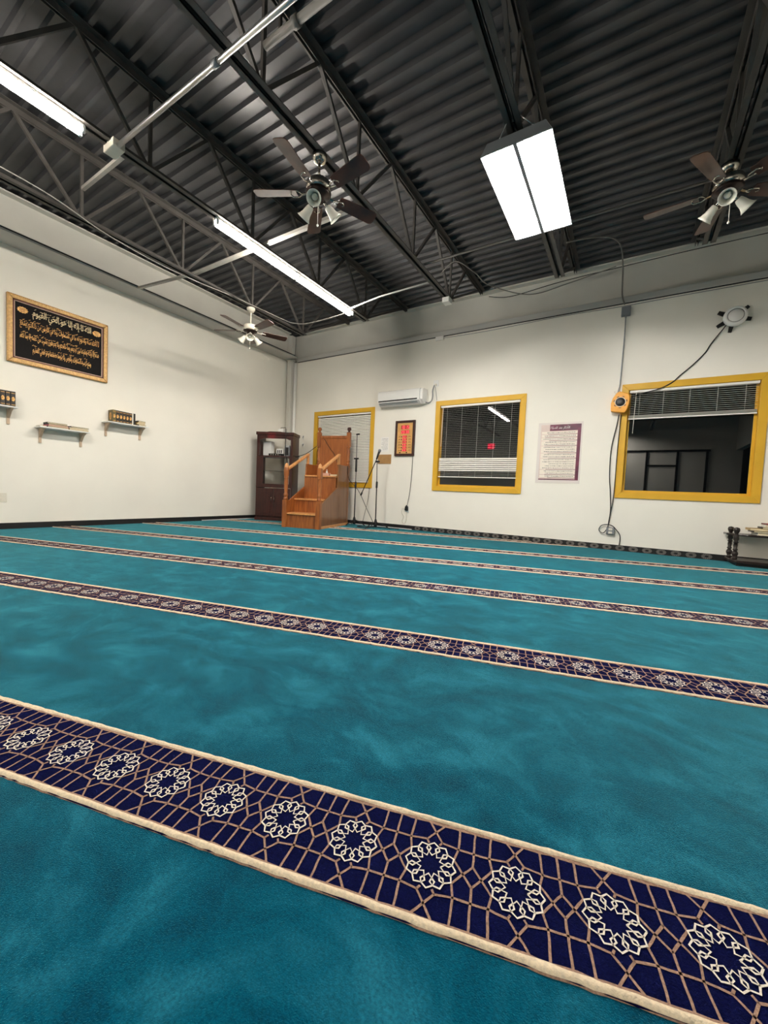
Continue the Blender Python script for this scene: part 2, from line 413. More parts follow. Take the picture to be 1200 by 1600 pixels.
# rosettes on the upturned baseboard carpet
rb = MB()
for ln in ROSL: ribbon(rb, [(x*1.2, y_*0.75) for x, y_ in ln], 0.0055, 0.0, 0.0003)
rb.v = [(x, 0, y_) for x, y_, z in rb.v]
rme = None
x = -3.62; first = None
while x < 1.16:
    if first is None:
        first = rb.build('rosette', ROSG, bf, loc=(x, YF-0.0215, 0.043))
    else: share(first, 'rosette', bf, (x, YF-0.0215, 0.043))
    x += 0.1775
    
# ------------------------------------------------------------------ steel frame
g = thing('steel_beam', 'pale painted steel girder along the top of the window wall', 'beam', (0, YF, 3.83), group='roof edge beams')
MB().box(XL-0.2, XR, 0.13, 0.15, 0, 0.69).build('web', BEAMW, g)
MB().box(XL+0.24, XR, -0.015, 0.15, 0, 0.10).build('lower_flange', BEAMG, g, bevel=0.01)
MB().box(XL+0.30, XR, 0.02, 0.15, 0.665, 0.69).build('upper_flange', BEAMW, g)
g = thing('steel_beam', 'pale painted steel beam along the top of the long left wall', 'beam', (XL, YF, 3.877), -90, group='roof edge beams')
# local x = -world y ; local y = world x
Lb = YF-YB
MB().box(-0.1, Lb, 0.03, 0.05, 0.02, 0.625).build('web', BEAMW, g)
MB().box(0.13, Lb, 0.0, 0.40, 0.0, 0.022).build('lower_flange', BEAMG, g)
MB().box(0.13, Lb, 0.0, 0.16, 0.61, 0.63).build('upper_flange', BEAMW, g)
cl = thing('steel_column', 'white painted square column standing in the far corner', 'column', (XL+0.03, YF-0.01, 0))
MB().box(0.03, 0.17, -0.13, -0.01, 0, 4.45).build('shaft', BEAMW, cl, bevel=0.012)
MB().box(0.01, 0.19, -0.15, 0.0, 3.845, 3.872).build('cap_plate', BEAMW, cl, bevel=0.004)
tag(MB().tube([(XL+0.255, YF-0.05, 0.09), (XL+0.255, YF-0.05, 3.80)], 0.038, 10).build('drain_pipe', WHITEPL), 'white vertical pipe beside the corner column', 'pipe')

JL = ['roof joist nearest the left wall with the small far ceiling fan', 'roof joist carrying the rows of bare strip lights', 'roof joist carrying the middle ceiling fan', 'roof joist carrying the wide bright box light', 'rightmost roof joist carrying the right ceiling fan']
def joist(x, label):
    g = thing('roof_joist', 'black steel open-web '+label, 'joist', (x, 0, 3.74), 0, 'open web roof joists')
    y0, yb, yt = YB, 5.83, YF+0.01; d = ZC-3.74
    for s in (-1, 1):
        mb = MB()    # lower double angle
        mb.box(*sorted((s*0.012, s*0.062)), y0, yb, 0.0, 0.007); mb.box(*sorted((s*0.012, s*0.019)), y0, yb, 0.0, 0.055)
        mb.build('bottom_chord', STEEL, g)
        mb = MB()
        mb.box(*sorted((s*0.012, s*0.070)), y0, yt, d-0.007, d); mb.box(*sorted((s*0.012, s*0.019)), y0, yt, d-0.062, d)
        mb.build('top_chord', STEEL, g)
    yb_n = [2.12+1.22*k for k in range(-5, 4)]; yt_n = [1.51+1.22*k for k in range(-4, 5)]
    for a in yb_n:
        if a > yb: continue
        MB().bar((0, a, 0.03), (0, a, d-0.03), 0.026, 0.03, (0, 1, 0)).build('web_bar', STEEL, g)
        for b in (a-0.61, a+0.61):
            MB().bar((0, a+(0.03 if b > a else -0.03), 0.03), (0, b, d-0.03), 0.03, 0.034, (1, 0, 0)).build('web_bar', STEEL, g)
    MB().bar((0, 5.79, 0.03), (0, YF-0.12, d-0.03), 0.03, 0.034, (1, 0, 0)).build('web_bar', STEEL, g)
    return g
for x, l in zip(JX, JL): joist(x, l)

# bridging bars, conduits and pipes under the deck
tag(MB().bar((-6.99, 3.44, 3.885), (-5.57, 3.52, 3.81), 0.04, 0.03).bar((-5.63, 3.52, 3.81), (-2.58, 3.54, 3.81), 0.045, 0.035).build('bridging_bar', PALEBAR), 'pale angle bar crossing the joists above the strip lights', 'bar')
c = thing('conduit', 'shiny metal conduit crossing under the joists at upper left', 'conduit', (-4.05, 1.80, 3.705))
MB().tube([(0, 0, 0), (4.9, 0, 0)], 0.019, 12).build('pipe', EMT, c)
MB().tube([(1.36, 0, 0), (1.42, 0, 0)], 0.025, 12).build('coupling', GREYBOX, c)
MB().box(-0.16, 0.02, -0.045, 0.055, -0.02, 0.05).build('junction_box', CREAMPL, c, bevel=0.006)
tag(MB().bar((-4.16, 1.93, 3.79), (-5.58, 2.125, 4.09), 0.035, 0.035).build('bridging_bar', PALEBAR), 'short pale bar between the first two joists at upper left', 'bar')
c = thing('gas_pipe', 'dull grey pipe ending beside the middle joist at the top', 'pipe', (-2.45, 2.05, 3.94))
MB().tube([(0, 0, 0), (5.6, 0, 0)], 0.027, 12).build('pipe', GREYPIPE, c)
MB().tube([(0.28, 0, 0), (0.33, 0, 0)], 0.036, 12).build('coupling', GREYPIPE, c)
MB().bar((0.15, 0, 0.0), (0.15, 0, 0.5), 0.02, 0.02).build('hanger', STEEL, c)
c = thing('conduit', 'thin conduit crossing near the window wall toward the right fan', 'conduit', (-2.5, 4.80, 3.79))
MB().tube([(0.0, 0, 0), (3.12, 0, 0)], 0.012, 8).build('pipe', GREYPIPE, c)
c = thing('conduit', 'white conduit from the strip lights to the middle joist', 'conduit', (-4.08, 5.18, 3.76))
MB().tube([(0, 0.10, -0.03), (0.6, 0.04, 0.0), (1.5, 0, 0.0)], 0.011, 8).build('pipe', WHITEPL, c)
tag(MB().box(-2.60, -2.49, 5.62, 5.75, 3.66, 3.735).build('junction_box', WHITEPL, None, bevel=0.006), 'small white box under the end of the middle joist', 'junction box')
cable('ceiling_cable', 'white cable draped along the joist by the left wall', [(-5.55, 0.6, 3.83), (-5.52, 1.7, 3.80), (-5.53, 2.3, 3.70), (-5.53, 2.9, 3.66), (-5.53, 3.5, 3.68), (-5.55, 4.2, 3.75), (-5.55, 5.2, 3.80), (-5.50, 5.40, 3.80), (-5.2, 5.42, 3.74), (-4.7, 5.45, 3.75), (-4.18, 5.42, 3.76)], 0.006, PALEBAR)
cable('ceiling_cable', 'dark looped cable at the end of the middle joist', [(-2.55, 5.4, 3.95), (-2.3, 5.35, 4.05), (-2.05, 5.5, 3.9), (-2.0, 6.0, 3.95), (-1.6, 6.9, 4.12), (-1.0, 7.15, 4.30), (-0.4, 7.17, 4.40)], 0.007, GREYPIPE)
cable('ceiling_cable', 'dark wire running along the upper edge of the girder', [(-2.4, 7.19, 4.38), (-2.0, 7.19, 4.30), (-1.2, 7.19, 4.36), (-0.3, 7.19, 4.385), (0.6, 7.19, 4.40), (2.2, 7.19, 4.40)], 0.006, BLACK)
cable('ceiling_cable', 'grey flexible cable dropping from the deck to the wall box', [(-0.95, 5.95, 4.25), (-0.7, 6.1, 4.32), (-0.45, 6.25, 4.34), (-0.34, 6.7, 4.45), (-0.31, 7.10, 4.38), (-0.30, 7.18, 4.15), (-0.29, 7.18, 3.95), (-0.25, 7.19, 3.80)], 0.010, GREYPIPE)

cable('beam_shadow_line', 'black strip added as the shadow gap along the edge of the left wall beam', [(XL+0.388, 7.0, 3.912), (XL+0.388, 4.0, 3.912), (XL+0.388, 0.0, 3.912), (XL+0.388, -4.5, 3.912)], 0.013, BLACK)  # black tube added for the dark shadow gap at the flange tip, no real cable
cable('beam_shadow_line', 'thin black strip added as the shadow gap under the edge of the window wall girder', [(XL+0.3, YF-0.008, 3.822), (-4, YF-0.008, 3.822), (0, YF-0.008, 3.822), (3.2, YF-0.008, 3.822)], 0.0075, BLACK)  # thin black tube deepens the shadow gap below the flange, no real cable
# ------------------------------------------------------------------ lights
def strip_light(y0, y1, label):
    L = y1-y0
    g = thing('strip_light', label, 'light', (JX[1], (y0+y1)/2, 3.735), 0, 'bare fluorescent strip lights')
    MB().prism([(-0.034, -0.024), (-0.030, 0), (0.030, 0), (0.034, -0.024)], lambda a, b, c: (a, c, b), -L/2, L/2).build('channel', WHITE, g)
    for s in (-1, 1):
        t = MB().tube([(s*0.032, -L/2+0.03, -0.058), (s*0.032, L/2-0.03, -0.058)], 0.0145, 12).build('tube', TUBEM, g)
        e = MB()
        for q in (-L/2+0.012, L/2-0.012): e.box(s*0.032-0.012, s*0.032+0.012, q-0.01, q+0.01, -0.075, -0.020)
        e.build('socket', WHITE, g)
    return g
strip_light(2.83, 4.10, 'bare strip light over the far left wall, nearer of the joined pair')
strip_light(4.115, 5.385, 'bare strip light over the far left wall, farther of the joined pair')
strip_light(0.30, 1.575, 'bare strip light cut off by the left edge at upper left')
strip_light(-0.985, 0.285, 'bare strip light behind the one at the left edge')
def bay_light(x, yc, label, z=3.60):
    g = thing('box_light', label, 'light', (x, yc, z), 0, 'open box lights')
    L, W, H = 1.235, 0.56, 0.085
    h = MB()    # folded steel housing: sloped sides and top
    h.prism([(-W/2, 0), (-W/2-0.004, 0.0), (-W/2+0.05, H+0.004), (W/2-0.05, H+0.004), (W/2+0.004, 0), (W/2, 0), (W/2-0.054, H), (-W/2+0.054, H)], lambda a, b, c: (a, c, b), -L/2, L/2)
    h.build('housing', REFL, g)
    for s in (-1, 1):
        MB().prism([(-W/2, 0), (-W/2+0.05, H), (W/2-0.05, H), (W/2, 0)], lambda a, b, c: (a, c, b), s*L/2-0.006, s*L/2+0.006).build('end_plate', GREYBOX, g)
    MB().prism([(-0.035, H), (-0.016, -0.004), (0.016, -0.004), (0.035, H)], lambda a, b, c: (a, c, b), -L/2, L/2).build('center_ridge', GREYBOX, g)
    for q in (-0.21, -0.14, -0.075, 0.075, 0.14, 0.21):
        MB().tube([(q, -L/2+0.03, 0.035), (q, L/2-0.03, 0.035)], 0.013, 10).build('tube', BAYM, g)
    for sx in (-1, 1):
        for sy in (-1, 1):
            MB().tube([(sx*0.16, sy*(L/2-0.04), H), (sx*0.05, sy*(L/2+0.06), 0.15)], 0.004, 5).build('hanger_wire', EMT, g)
    return g
bay_light(-0.966, 3.935, 'wide bright open box light under the roof on the right')
bay_light(-0.966, -3.9, 'wide open box light at the rear of the hall')

# ------------------------------------------------------------------ ceiling fans
def fan(x, y, ztop, rod, a0, sh0, label, R_=0.62, shades=3, can=NICKEL):
    g = thing('ceiling_fan', label, 'ceiling fan', (x, y, ztop), 0, 'ceiling fans with light kits')
    MB().lathe([(0.0, 0.0), (0.068, 0.0), (0.066, -0.03), (0.045, -0.062), (0.016, -0.07)], 20).build('canopy', can, g)
    z1 = -0.07-rod
    MB().tube([(0, 0, -0.06), (0, 0, z1)], 0.011, 10).build('downrod', can, g)
    MB().lathe([(0.016, z1), (0.06, z1-0.012), (0.105, z1-0.03), (0.112, z1-0.05), (0.112, z1-0.085), (0.095, z1-0.105), (0.06, z1-0.118)], 24).build('motor_housing', can, g)
    MB().lathe([(0.06, z1-0.112), (0.115, z1-0.118), (0.10, z1-0.135), (0.055, z1-0.15), (0.05, z1-0.19), (0.03, z1-0.205), (0.0, z1-0.208)], 24).build('switch_housing', BRONZE, g)
    zb = z1-0.112
    iron = None; blade = None
    for k in range(5):
        a = math.radians(a0+72*k)
        if blade is None:
            mb = MB(); pr_ = []
            for t, w in ((0.20, 0.052), (0.26, 0.060), (0.45, 0.066), (R_-0.035, 0.070), (R_-0.008, 0.058), (R_, 0.035)): pr_.append((t, w))
            poly = [(t, w) for t, w in pr_]+[(t, -w) for t, w in reversed(pr_)]
            tl = math.radians(-13)
            mb.prism(poly, lambda p, q, c: (p, q*math.cos(tl), zb+c+q*math.sin(tl)), -0.003, 0.003)
            blade = mb.build('blade', WALNUT, g); blade.rotation_euler = (0, 0, a)
            mi = MB()
            mi.bar((0.085, 0, zb+0.002), (0.15, 0, zb-0.012), 0.022, 0.008)
            for s in (-1, 1): mi.tube([(0.145, 0, zb-0.012), (0.18, s*0.028, zb-0.008+s*0.006), (0.235, s*0.03, zb-0.006+s*0.006), (0.255, 0, zb-0.008)], 0.0055, 6)
            iron = mi.build('blade_iron', can, blade)
        else:
            b = share(blade, 'blade', g, (0, 0, 0), (0, 0, a)); share(iron, 'blade_iron', b)
    for k in range(shades):
        a = sh0+360/shades*k
        M = R(a, 'Z') @ T(0.06, 0, z1-0.175) @ R(132, 'Y')
        arm = MB().tube([(M @ Vector((0, 0, -0.02))), (M @ Vector((0, 0, 0.05)))], 0.014, 10).build('lamp_arm', can, g)
        MB().lathe([(0.024, 0.035), (0.03, 0.045), (0.036, 0.075), (0.040, 0.105), (0.050, 0.135), (0.064, 0.155), (0.061, 0.155), (0.046, 0.133), (0.036, 0.10), (0.030, 0.06), (0.0, 0.05)], 20, M, cap=False).build('lamp_shade', SHADE, arm)
        MB().lathe([(0.0, 0.045), (0.018, 0.055), (0.028, 0.095), (0.022, 0.12), (0.0, 0.13)], 12, M, cap=False).build('bulb', SHADE, arm)
    ch = MB().tube([(0.02, -0.02, z1-0.2), (0.02, -0.02, z1-0.40)], 0.0028, 5); ch.lathe([(0, 0.012), (0.008, 0.006), (0.01, 0), (0.007, -0.01), (0, -0.014)], 8, T(0.02, -0.02, z1-0.41))
    ch.build('pull_chain', SHADE, g)
    return g
fan(-2.55, 2.77, 3.735, 0.14, 208, 300, 'dark bladed ceiling fan with frosted lamps hanging over the middle of the hall', R_=0.585)
fan(0.56, 4.58, 3.735, 0.02, 172, 263, 'ceiling fan cut by the right edge beside the window wall girder')
fan(-5.6, 4.54, 3.735, 0.19, 207, 321, 'small distant ceiling fan with long rod near the left wall', can=CREAMPL)

# ------------------------------------------------------------------ windows, trims and blinds
for i, (a, b) in enumerate(WIN):
    g = bpy.data.objects.new('window_%d' % (i+1), None); COL.objects.link(g); g.location = ((a+b)/2, YF, WZ0)
    struct(g, 'mustard framed night window')
    W = (b-a)/2; H = WZ1-WZ0; t = TRIM
    # mitred casing boards
    for poly in ([(-W, 0), (W, 0), (W-t, t), (-W+t, t)], [(-W, H), (-W+t, H-t), (W-t, H-t), (W, H)], [(-W, 0), (-W+t, t), (-W+t, H-t), (-W, H)], [(W, 0), (W, H), (W-t, H-t), (W-t, t)]):
        MB().prism(poly, lambda p, q, c: (p, c, q), -0.022, 0.0).build('casing_board', MUSTARD, g, bevel=0.004)
    # reveal boards and inner stop
    iw = W-t; d = 0.13
    for bx in ((-iw, iw, 0.0, d, t-0.02, t), (-iw, iw, 0.0, d, H-t, H-t+0.02), (-iw-0.02, -iw, 0.0, d, t-0.02, H-t+0.02), (iw, iw+0.02, 0.0, d, t-0.02, H-t+0.02)):
        MB().box(*bx).build('jamb_board', MUSTARD, g)
    s_ = 0.032
    for bx in ((-iw, iw, 0.06, 0.09, t, t+s_), (-iw, iw, 0.06, 0.09, H-t-s_, H-t), (-iw, -iw+s_, 0.06, 0.09, t+s_, H-t-s_), (iw-s_, iw, 0.06, 0.09, t+s_, H-t-s_)):
        MB().box(*bx).build('sash_bar', MUSTARD, g, bevel=0.003)
    MB().box(-iw, iw, 0.074, 0.080, t, H-t).build('pane', GLASS, g)

def blind(i, label, zbot, slats, hw_=0.020):
    a, b = WIN[i]; W = (b-a)/2-TRIM-0.012
    ztop = WZ1-TRIM-0.004
    g = thing('venetian_blind', label, 'blind', ((a+b)/2, YF+0.022, zbot), 0)
    MB().box(-W, W, -0.03, 0.012, ztop-zbot-0.034, ztop-zbot).build('head_rail', SLAT, g, bevel=0.003)
    MB().box(-W, W, -0.018, 0.010, 0.0, 0.018).build('bottom_rail', SLAT, g, bevel=0.003)
    base = {}
    for z, tilt in slats:
        if tilt not in base:
            tl = math.radians(tilt); mb = MB(); w = 0.020 if tilt > 40 else 0.0125; cam_h = 0.002 if tilt > 40 else 0.0008
            vs = []
            for xx in (-W+0.004, W-0.004):
                for q, hh in ((-1, 0), (0, cam_h), (1, 0)):
                    vs.append((xx, q*w*math.cos(tl)-hh*math.sin(tl)-0.005, q*w*math.sin(tl)+hh*math.cos(tl)))
            k = len(vs)
            vs += [(x_, y_, z_-0.0008) for x_, y_, z_ in vs]
            mb.add(vs, [(0, 1, 4, 3), (1, 2, 5, 4), (6, 9, 10, 7), (7, 10, 11, 8), (0, 3, 9, 6), (2, 8, 11, 5), (0, 6, 7, 1), (1, 7, 8, 2), (3, 4, 10, 9), (4, 5, 11, 10)])
            base[tilt] = mb.build('slat', SLAT, g, loc=(0, 0, z-zbot))
        else: share(base[tilt], 'slat', g, (0, 0, z-zbot))
    for q in (-0.82, -0.42, 0.0, 0.42, 0.82):
        MB().tube([(q*W, -0.021, 0.01), (q*W, -0.021, ztop-zbot-0.02)], 0.0017, 4).build('ladder_cord', SLAT, g)
    return g, W, ztop
zt_ = WZ1-TRIM-0.045
b1, W1, zz = blind(0, 'closed white slatted blind behind the wooden pulpit', WZ0+TRIM+0.02, [(WZ0+TRIM+0.05+0.036*k, 58) for k in range(int((zt_-WZ0-TRIM-0.05)/0.036)+1)])
sl = []
z = zt_
while z > 1.475: sl.append((z, 9)); z -= 0.034
while z > 1.235: sl.append((z, 48)); z -= 0.036
while z > 1.14: sl.append((z, -8)); z -= 0.030
b2, W2, zz = blind(1, 'half open white slatted blind in the middle window', 1.095, sl)
sl = []; z = zt_
while z > 2.10: sl.append((z, -4)); z -= 0.028
for k in range(9): sl.append((2.066+0.0042*k, 0))
b3, W3, zz = blind(2, 'raised white slatted blind in the right window', 2.04, sl)
for bb_, xx, L_ in ((b2, -0.70, 0.75), (b3, -0.66, 0.62)):
    zt2 = WZ1-TRIM-0.04-bb_.location.z
    MB().tube([(xx, -0.04, zt2), (xx-0.012, -0.042, zt2-L_)], 0.0045, 6).build('tilt_wand', SLAT, bb_)

# ------------------------------------------------------------------ window wall fittings
g = fwall('air_conditioner', 'white wall mounted air conditioner above the prayer clock', 'air conditioner', -4.10, 2.53)
D_ = 0.215
MB().prism([(0, 0.02), (0, 0.30), (-0.17, 0.305), (-D_+0.01, 0.285), (-D_, 0.24), (-D_, 0.085), (-D_+0.012, 0.062), (-0.13, 0.005), (-0.05, 0.0)], lambda y_, z_, c: (c, y_, z_), -0.49, 0.48).build('case', WHITEPL, g, bevel=0.006)
MB().prism([(0, 0.02), (0, 0.30), (-0.15, 0.30), (-D_+0.02, 0.275), (-D_+0.015, 0.08), (-0.12, 0.01)], lambda y_, z_, c: (c, y_, z_), 0.48, 0.54).build('end_cap', WHITEPL, g, bevel=0.008)
MB().box(-0.47, 0.43, -D_-0.002, -D_+0.03, 0.080, 0.104).build('air_slot', BLACK, g)
mb = MB()
for k in range(3):
    q = k/3.0
    mb.bar((-0.46, -0.195+0.055*q, 0.052-0.040*q), (0.42, -0.195+0.055*q, 0.052-0.040*q), 0.004, 0.012, (0, 1, 0))
mb.build('louver', GREYBOX, g)
g = fwall('wall_socket', 'white wall socket beside the air conditioner', 'socket', -3.37, 2.93)
MB().box(-0.055, 0.055, -0.012, 0, -0.062, 0.062).build('plate', WHITEPL, g, bevel=0.004)
MB().box(-0.02, 0.02, -0.03, -0.01, -0.05, -0.01).build('plug', CREAMPL, g)
cable('power_cord', 'grey power cord looping from the air conditioner to its socket', [(-3.40, YF-0.02, 2.90), (-3.43, YF-0.025, 2.80), (-3.42, YF-0.03, 2.68), (-3.44, YF-0.03, 2.60), (-3.50, YF-0.04, 2.56), (-3.58, YF-0.05, 2.58)], 0.009, GREYBOX)
cable('thin_wire', 'thin dark wire from the socket down to the middle window', [(-3.385, YF-0.012, 2.87), (-3.36, YF-0.01, 2.74), (-3.335, YF-0.01, 2.60)], 0.004, GREYBOX)

# framed led prayer clock
g = fwall('prayer_clock', 'dark framed amber board with red lit digits', 'clock', -4.008, 1.515)
W, H, t = 0.228, 0.725, 0.048
for poly in ([(-W, 0), (W, 0), (W-t, t), (-W+t, t)], [(-W, H), (-W+t, H-t), (W-t, H-t), (W, H)], [(-W, 0), (-W+t, t), (-W+t, H-t), (-W, H)], [(W, 0), (W, H), (W-t, H-t), (W-t, t)]):
    MB().prism(poly, lambda p, q, c: (p, c, q), -0.04, 0.0).build('frame_board', DARKW, g, bevel=0.003)
MB().box(-W+t, W-t, -0.026, -0.006, t, H-t).build('face', CLOCKBG, g)
MB().box(-W+t+0.008, W-t-0.008, -0.0275, -0.026, t+0.01, H-t-0.01).build('printed_panel', mat('clock_print', (212, 162, 96), 0.4, var=0.2, vs=9), g)
SEG = {'0':'abcdef','1':'bc','2':'abged','3':'abgcd','4':'fgbc','5':'afgcd','6':'afgedc','7':'abc','8':'abcdefg','9':'abfgcd'}
def digits(s, x, z, w, h, parent):
    on = MB(); off = MB(); t_ = w*0.24
    for ch in s:
        if ch == ':':
            for q in (0.3, 0.7): on.box(x-t_*0.5, x+t_*0.5, -0.0312, -0.0285, z+h*q-t_*0.5, z+h*q+t_*0.5)
            x += w*0.5; continue
        seg = {'a':(x, x+w, z+h-t_, z+h), 'd':(x, x+w, z, z+t_), 'g':(x, x+w, z+h/2-t_/2, z+h/2+t_/2), 'b':(x+w-t_, x+w, z+h/2, z+h), 'c':(x+w-t_, x+w, z, z+h/2), 'f':(x, x+t_, z+h/2, z+h), 'e':(x, x+t_, z, z+h/2)}
        for k, (p, q, r_, s_) in seg.items():
            (on if k in SEG[ch] else off).box(p, q, -0.0312 if k in SEG[ch] else -0.0292, -0.0285, r_, s_)
        x += w*1.45
    on.build('digit', LED, parent); 
    if off.v: off.build('digit_off', LEDOFF, parent)  # switched-off LED segments in dark red
for nm, bx in (('display_bar', (-0.095, 0.095, 0.548, 0.628)), ('display_bar', (-0.095, 0.10, 0.456, 0.526))):
    MB().box(bx[0], bx[1], -0.0285, -0.027, bx[2], bx[3]).build(nm, LEDOFF, g)
digits('10:15', -0.085, 0.555, 0.030, 0.065, g)
digits('20:38', -0.085, 0.462, 0.030, 0.055, g)
for r_ in range(6):
    z_ = 0.375-0.056*r_
    MB().box(-0.054, 0.052, -0.0285, -0.027, z_-0.002, z_+0.042).build('display_bar', LEDOFF, g)
    if r_ != 2: MB().box(-0.082, -0.060, -0.0285, -0.027, z_+0.008, z_+0.032).build('indicator', BLACK, g)
    digits(['5:31', '6:45', '1:15', '4:30', '7:20', '8:45'][r_], -0.05, z_+0.003, 0.018, 0.034, g)
    ln = MB()
    for xa, xb in ((-0.155, -0.085), (0.075, 0.150)):
        ln.box(xa, xb, -0.0285, -0.027, z_+0.008, z_+0.013); ln.box(xa+0.012, xb-0.008, -0.0285, -0.027, z_+0.022, z_+0.03)
    ln.build('caption_line', mat('caption_brown', (120, 88, 40), 0.6), g)
MB().box(-0.12, -0.085, -0.0285, -0.027, 0.056, 0.080).build('indicator', BLACK, g)
MB().box(0.04, 0.07, -0.0285, -0.027, 0.056, 0.080).build('indicator', BLACK, g)
cable('power_cord', 'thin dark cord hanging from the prayer clock to the floor socket', [(-3.81, YF-0.015, 1.53), (-3.812, YF-0.015, 1.15), (-3.84, YF-0.015, 0.76), (-3.876, YF-0.02, 0.53), (-3.89, YF-0.03, 0.48)], 0.005, BLACK)
g = fwall('wall_socket', 'white wall socket with black adapter under the prayer clock', 'socket', -3.885, 0.42)
MB().box(-0.045, 0.045, -0.012, 0, -0.07, 0.05).build('plate', WHITEPL, g, bevel=0.004)
MB().prism([(-0.035, -0.03), (0.035, -0.03), (0.03, 0.05), (0.0, 0.085), (-0.03, 0.05)], lambda p, q, c: (p, c, q), -0.055, -0.012).build('adapter', BLACK, g, bevel=0.006)
cable('power_cord', 'white cord looping below the socket under the prayer clock', [(-3.90, YF-0.02, 0.40), (-3.99, YF-0.015, 0.44), (-4.00, YF-0.015, 0.33), (-3.95, YF-0.015, 0.26), (-3.99, YF-0.015, 0.16), (-3.93, YF-0.015, 0.12), (-3.89, YF-0.015, 0.2), (-3.90, YF-0.015, 0.36)], 0.005, CREAMPL)

def scribble_lines(parent, x0, x1, z0, z1, n, y, m_, name='text_line', right=True, gap=0.25):
    for k in range(n):
        z = z1-(k+0.5)*(z1-z0)/n; h = (z1-z0)/n*0.34; mb = MB()
        L = (x1-x0)*random.uniform(0.55, 1.0) if k % 3 == 2 else (x1-x0)*random.uniform(0.86, 1.0)
        x = (x1-L) if right else x0; xe = x+L
        while x < xe-0.004:
            w = random.uniform(0.008, 0.03); w = min(w, xe-x)
            mb.box(x, x+w, y-0.0006, y, z-h*random.uniform(0.15, 0.5), z+h*random.uniform(0.25, 0.5)); x += w+random.uniform(0.003, 0.008)
        mb.build(name, m_, parent)
g = fwall('paper_notice', 'white printed sheet taped beside the closed blind window', 'paper', -4.505, 1.61)
MB().box(-0.105, 0.095, -0.003, 0, 0, 0.31).build('sheet', PAPER, g)
scribble_lines(g, -0.085, 0.08, 0.03, 0.29, 9, -0.003, mat('faint_ink', (150, 148, 146), 0.8))
g = fwall('cardboard_sign', 'brown cardboard rectangle under the white printed sheet', 'sign', -4.49, 1.355)
MB().box(-0.165, 0.165, -0.012, 0, 0, 0.195).build('board', CARD, g, bevel=0.002)

# poster with plum border
g = fwall('prayer_poster', 'blush laminated poster with plum heading and rows of text between windows', 'poster', -1.052, 1.03); g.location.y -= 0.002
W, H = 0.345, 1.02
MB().box(-W, W, -0.004, 0, 0, H).build('sheet', mat('laminate', (226, 218, 210), 0.25), g)
MB().box(-W+0.045, W-0.025, -0.0055, -0.004, 0.055, H-0.035).build('print_ground', POSTERBG, g)
MB().box(W-0.075, W-0.025, -0.0065, -0.0055, 0.055, H-0.035).build('side_band', PLUM, g)
MB().box(-0.16, W-0.075, -0.0065, -0.0055, H-0.14, H-0.035).build('heading_band', PLUM, g)
text_in(arabic('الأذكار بعد الصلاة'), -0.15, 0.15, H-0.118, H-0.055, -0.0072, PAPER, g, 'heading')
rows = [1, 1, 1, 2, 3, 2, 5, 2, 1]; zr = H-0.15; tot = sum(rows)+len(rows)*0.55; u = (zr-0.085)/tot
for k, n_ in enumerate(rows):
    h = u*(n_+0.2)
    MB().box(-W+0.06, W-0.085, -0.0065, -0.0055, zr-h, zr).build('text_panel', PANELP, g)
    scribble_lines(g, -W+0.08, W-0.10, zr-h+0.002, zr-0.002, n_, -0.0067, INK)
    MB().box(-W+0.10+random.uniform(0, 0.1), W-0.075, -0.0063, -0.0055, zr-h-u*0.27, zr-h-u*0.06).build('rule_line', PLUM, g)
    zr -= u*(n_+0.55)
MB().box(-W+0.045, W-0.025, -0.0068, -0.0055, 0.055, 0.072).build('foot_band', PLUM, g)

# raceway, boxes and the orange reel beside the right window
tag(MB().box(-3.42, -3.25, YF-0.04, YF-0.001, 3.755, 3.828).build('junction_box', WHITEPL, None, bevel=0.005), 'small white box under the girder above the middle window', 'junction box')
cable('wall_wire', 'thin dark wire running below the girder', [(-3.25, YF-0.008, 3.79), (-2.4, YF-0.008, 3.775), (-1.2, YF-0.008, 3.80), (-0.3, YF-0.008, 3.785), (0.5, YF-0.008, 3.79), (2.0, YF-0.008, 3.79)], 0.004, GREYBOX)
g = fwall('junction_box', 'grey metal box on the wall above the orange reel', 'junction box', -0.222, 3.69)
MB().box(-0.062, 0.062, -0.055, 0, -0.07, 0.07).build('box', GREYBOX, g, bevel=0.006)
MB().box(-0.05, 0.05, -0.060, -0.055, -0.058, 0.058).build('cover', GREYBOX, g)
MB().tube([(0, -0.03, -0.07), (0.0, -0.03, -0.10)], 0.012, 8).build('connector', GREYBOX, g)
cable('hanging_cable', 'grey cable hanging from the grey box to the orange reel', [(-0.222, YF-0.03, 3.59), (-0.220, YF-0.03, 3.3), (-0.226, YF-0.03, 2.9), (-0.232, YF-0.035, 2.6), (-0.25, YF-0.05, 2.46)], 0.009, GREYBOX)
g = fwall('cord_reel', 'orange cord reel with black centre hung on the right window corner', 'cord reel', -0.203, 2.16)
prof_ = [(-0.125, 0.0), (0.06, -0.035), (0.085, 0.0), (0.115, 0.10), (0.12, 0.20), (0.10, 0.255), (-0.02, 0.30), (-0.06, 0.28), (-0.11, 0.20), (-0.13, 0.12)]
MB().prism(prof_, lambda p, q, c: (p, c, q), -0.115, -0.028).build('case', ORANGE, g, bevel=0.012)
Mr = T(-0.005, -0.115, 0.135) @ R(90, 'X')
MB().lathe([(0.0, 0.004), (0.058, 0.006), (0.064, 0.0)], 24, Mr).build('hub', BLACK, g)
MB().lathe([(0.064, 0.0), (0.067, 0.006), (0.072, 0.006), (0.074, 0.0)], 24, Mr, cap=False).build('hub_ring', CREAMPL, g)
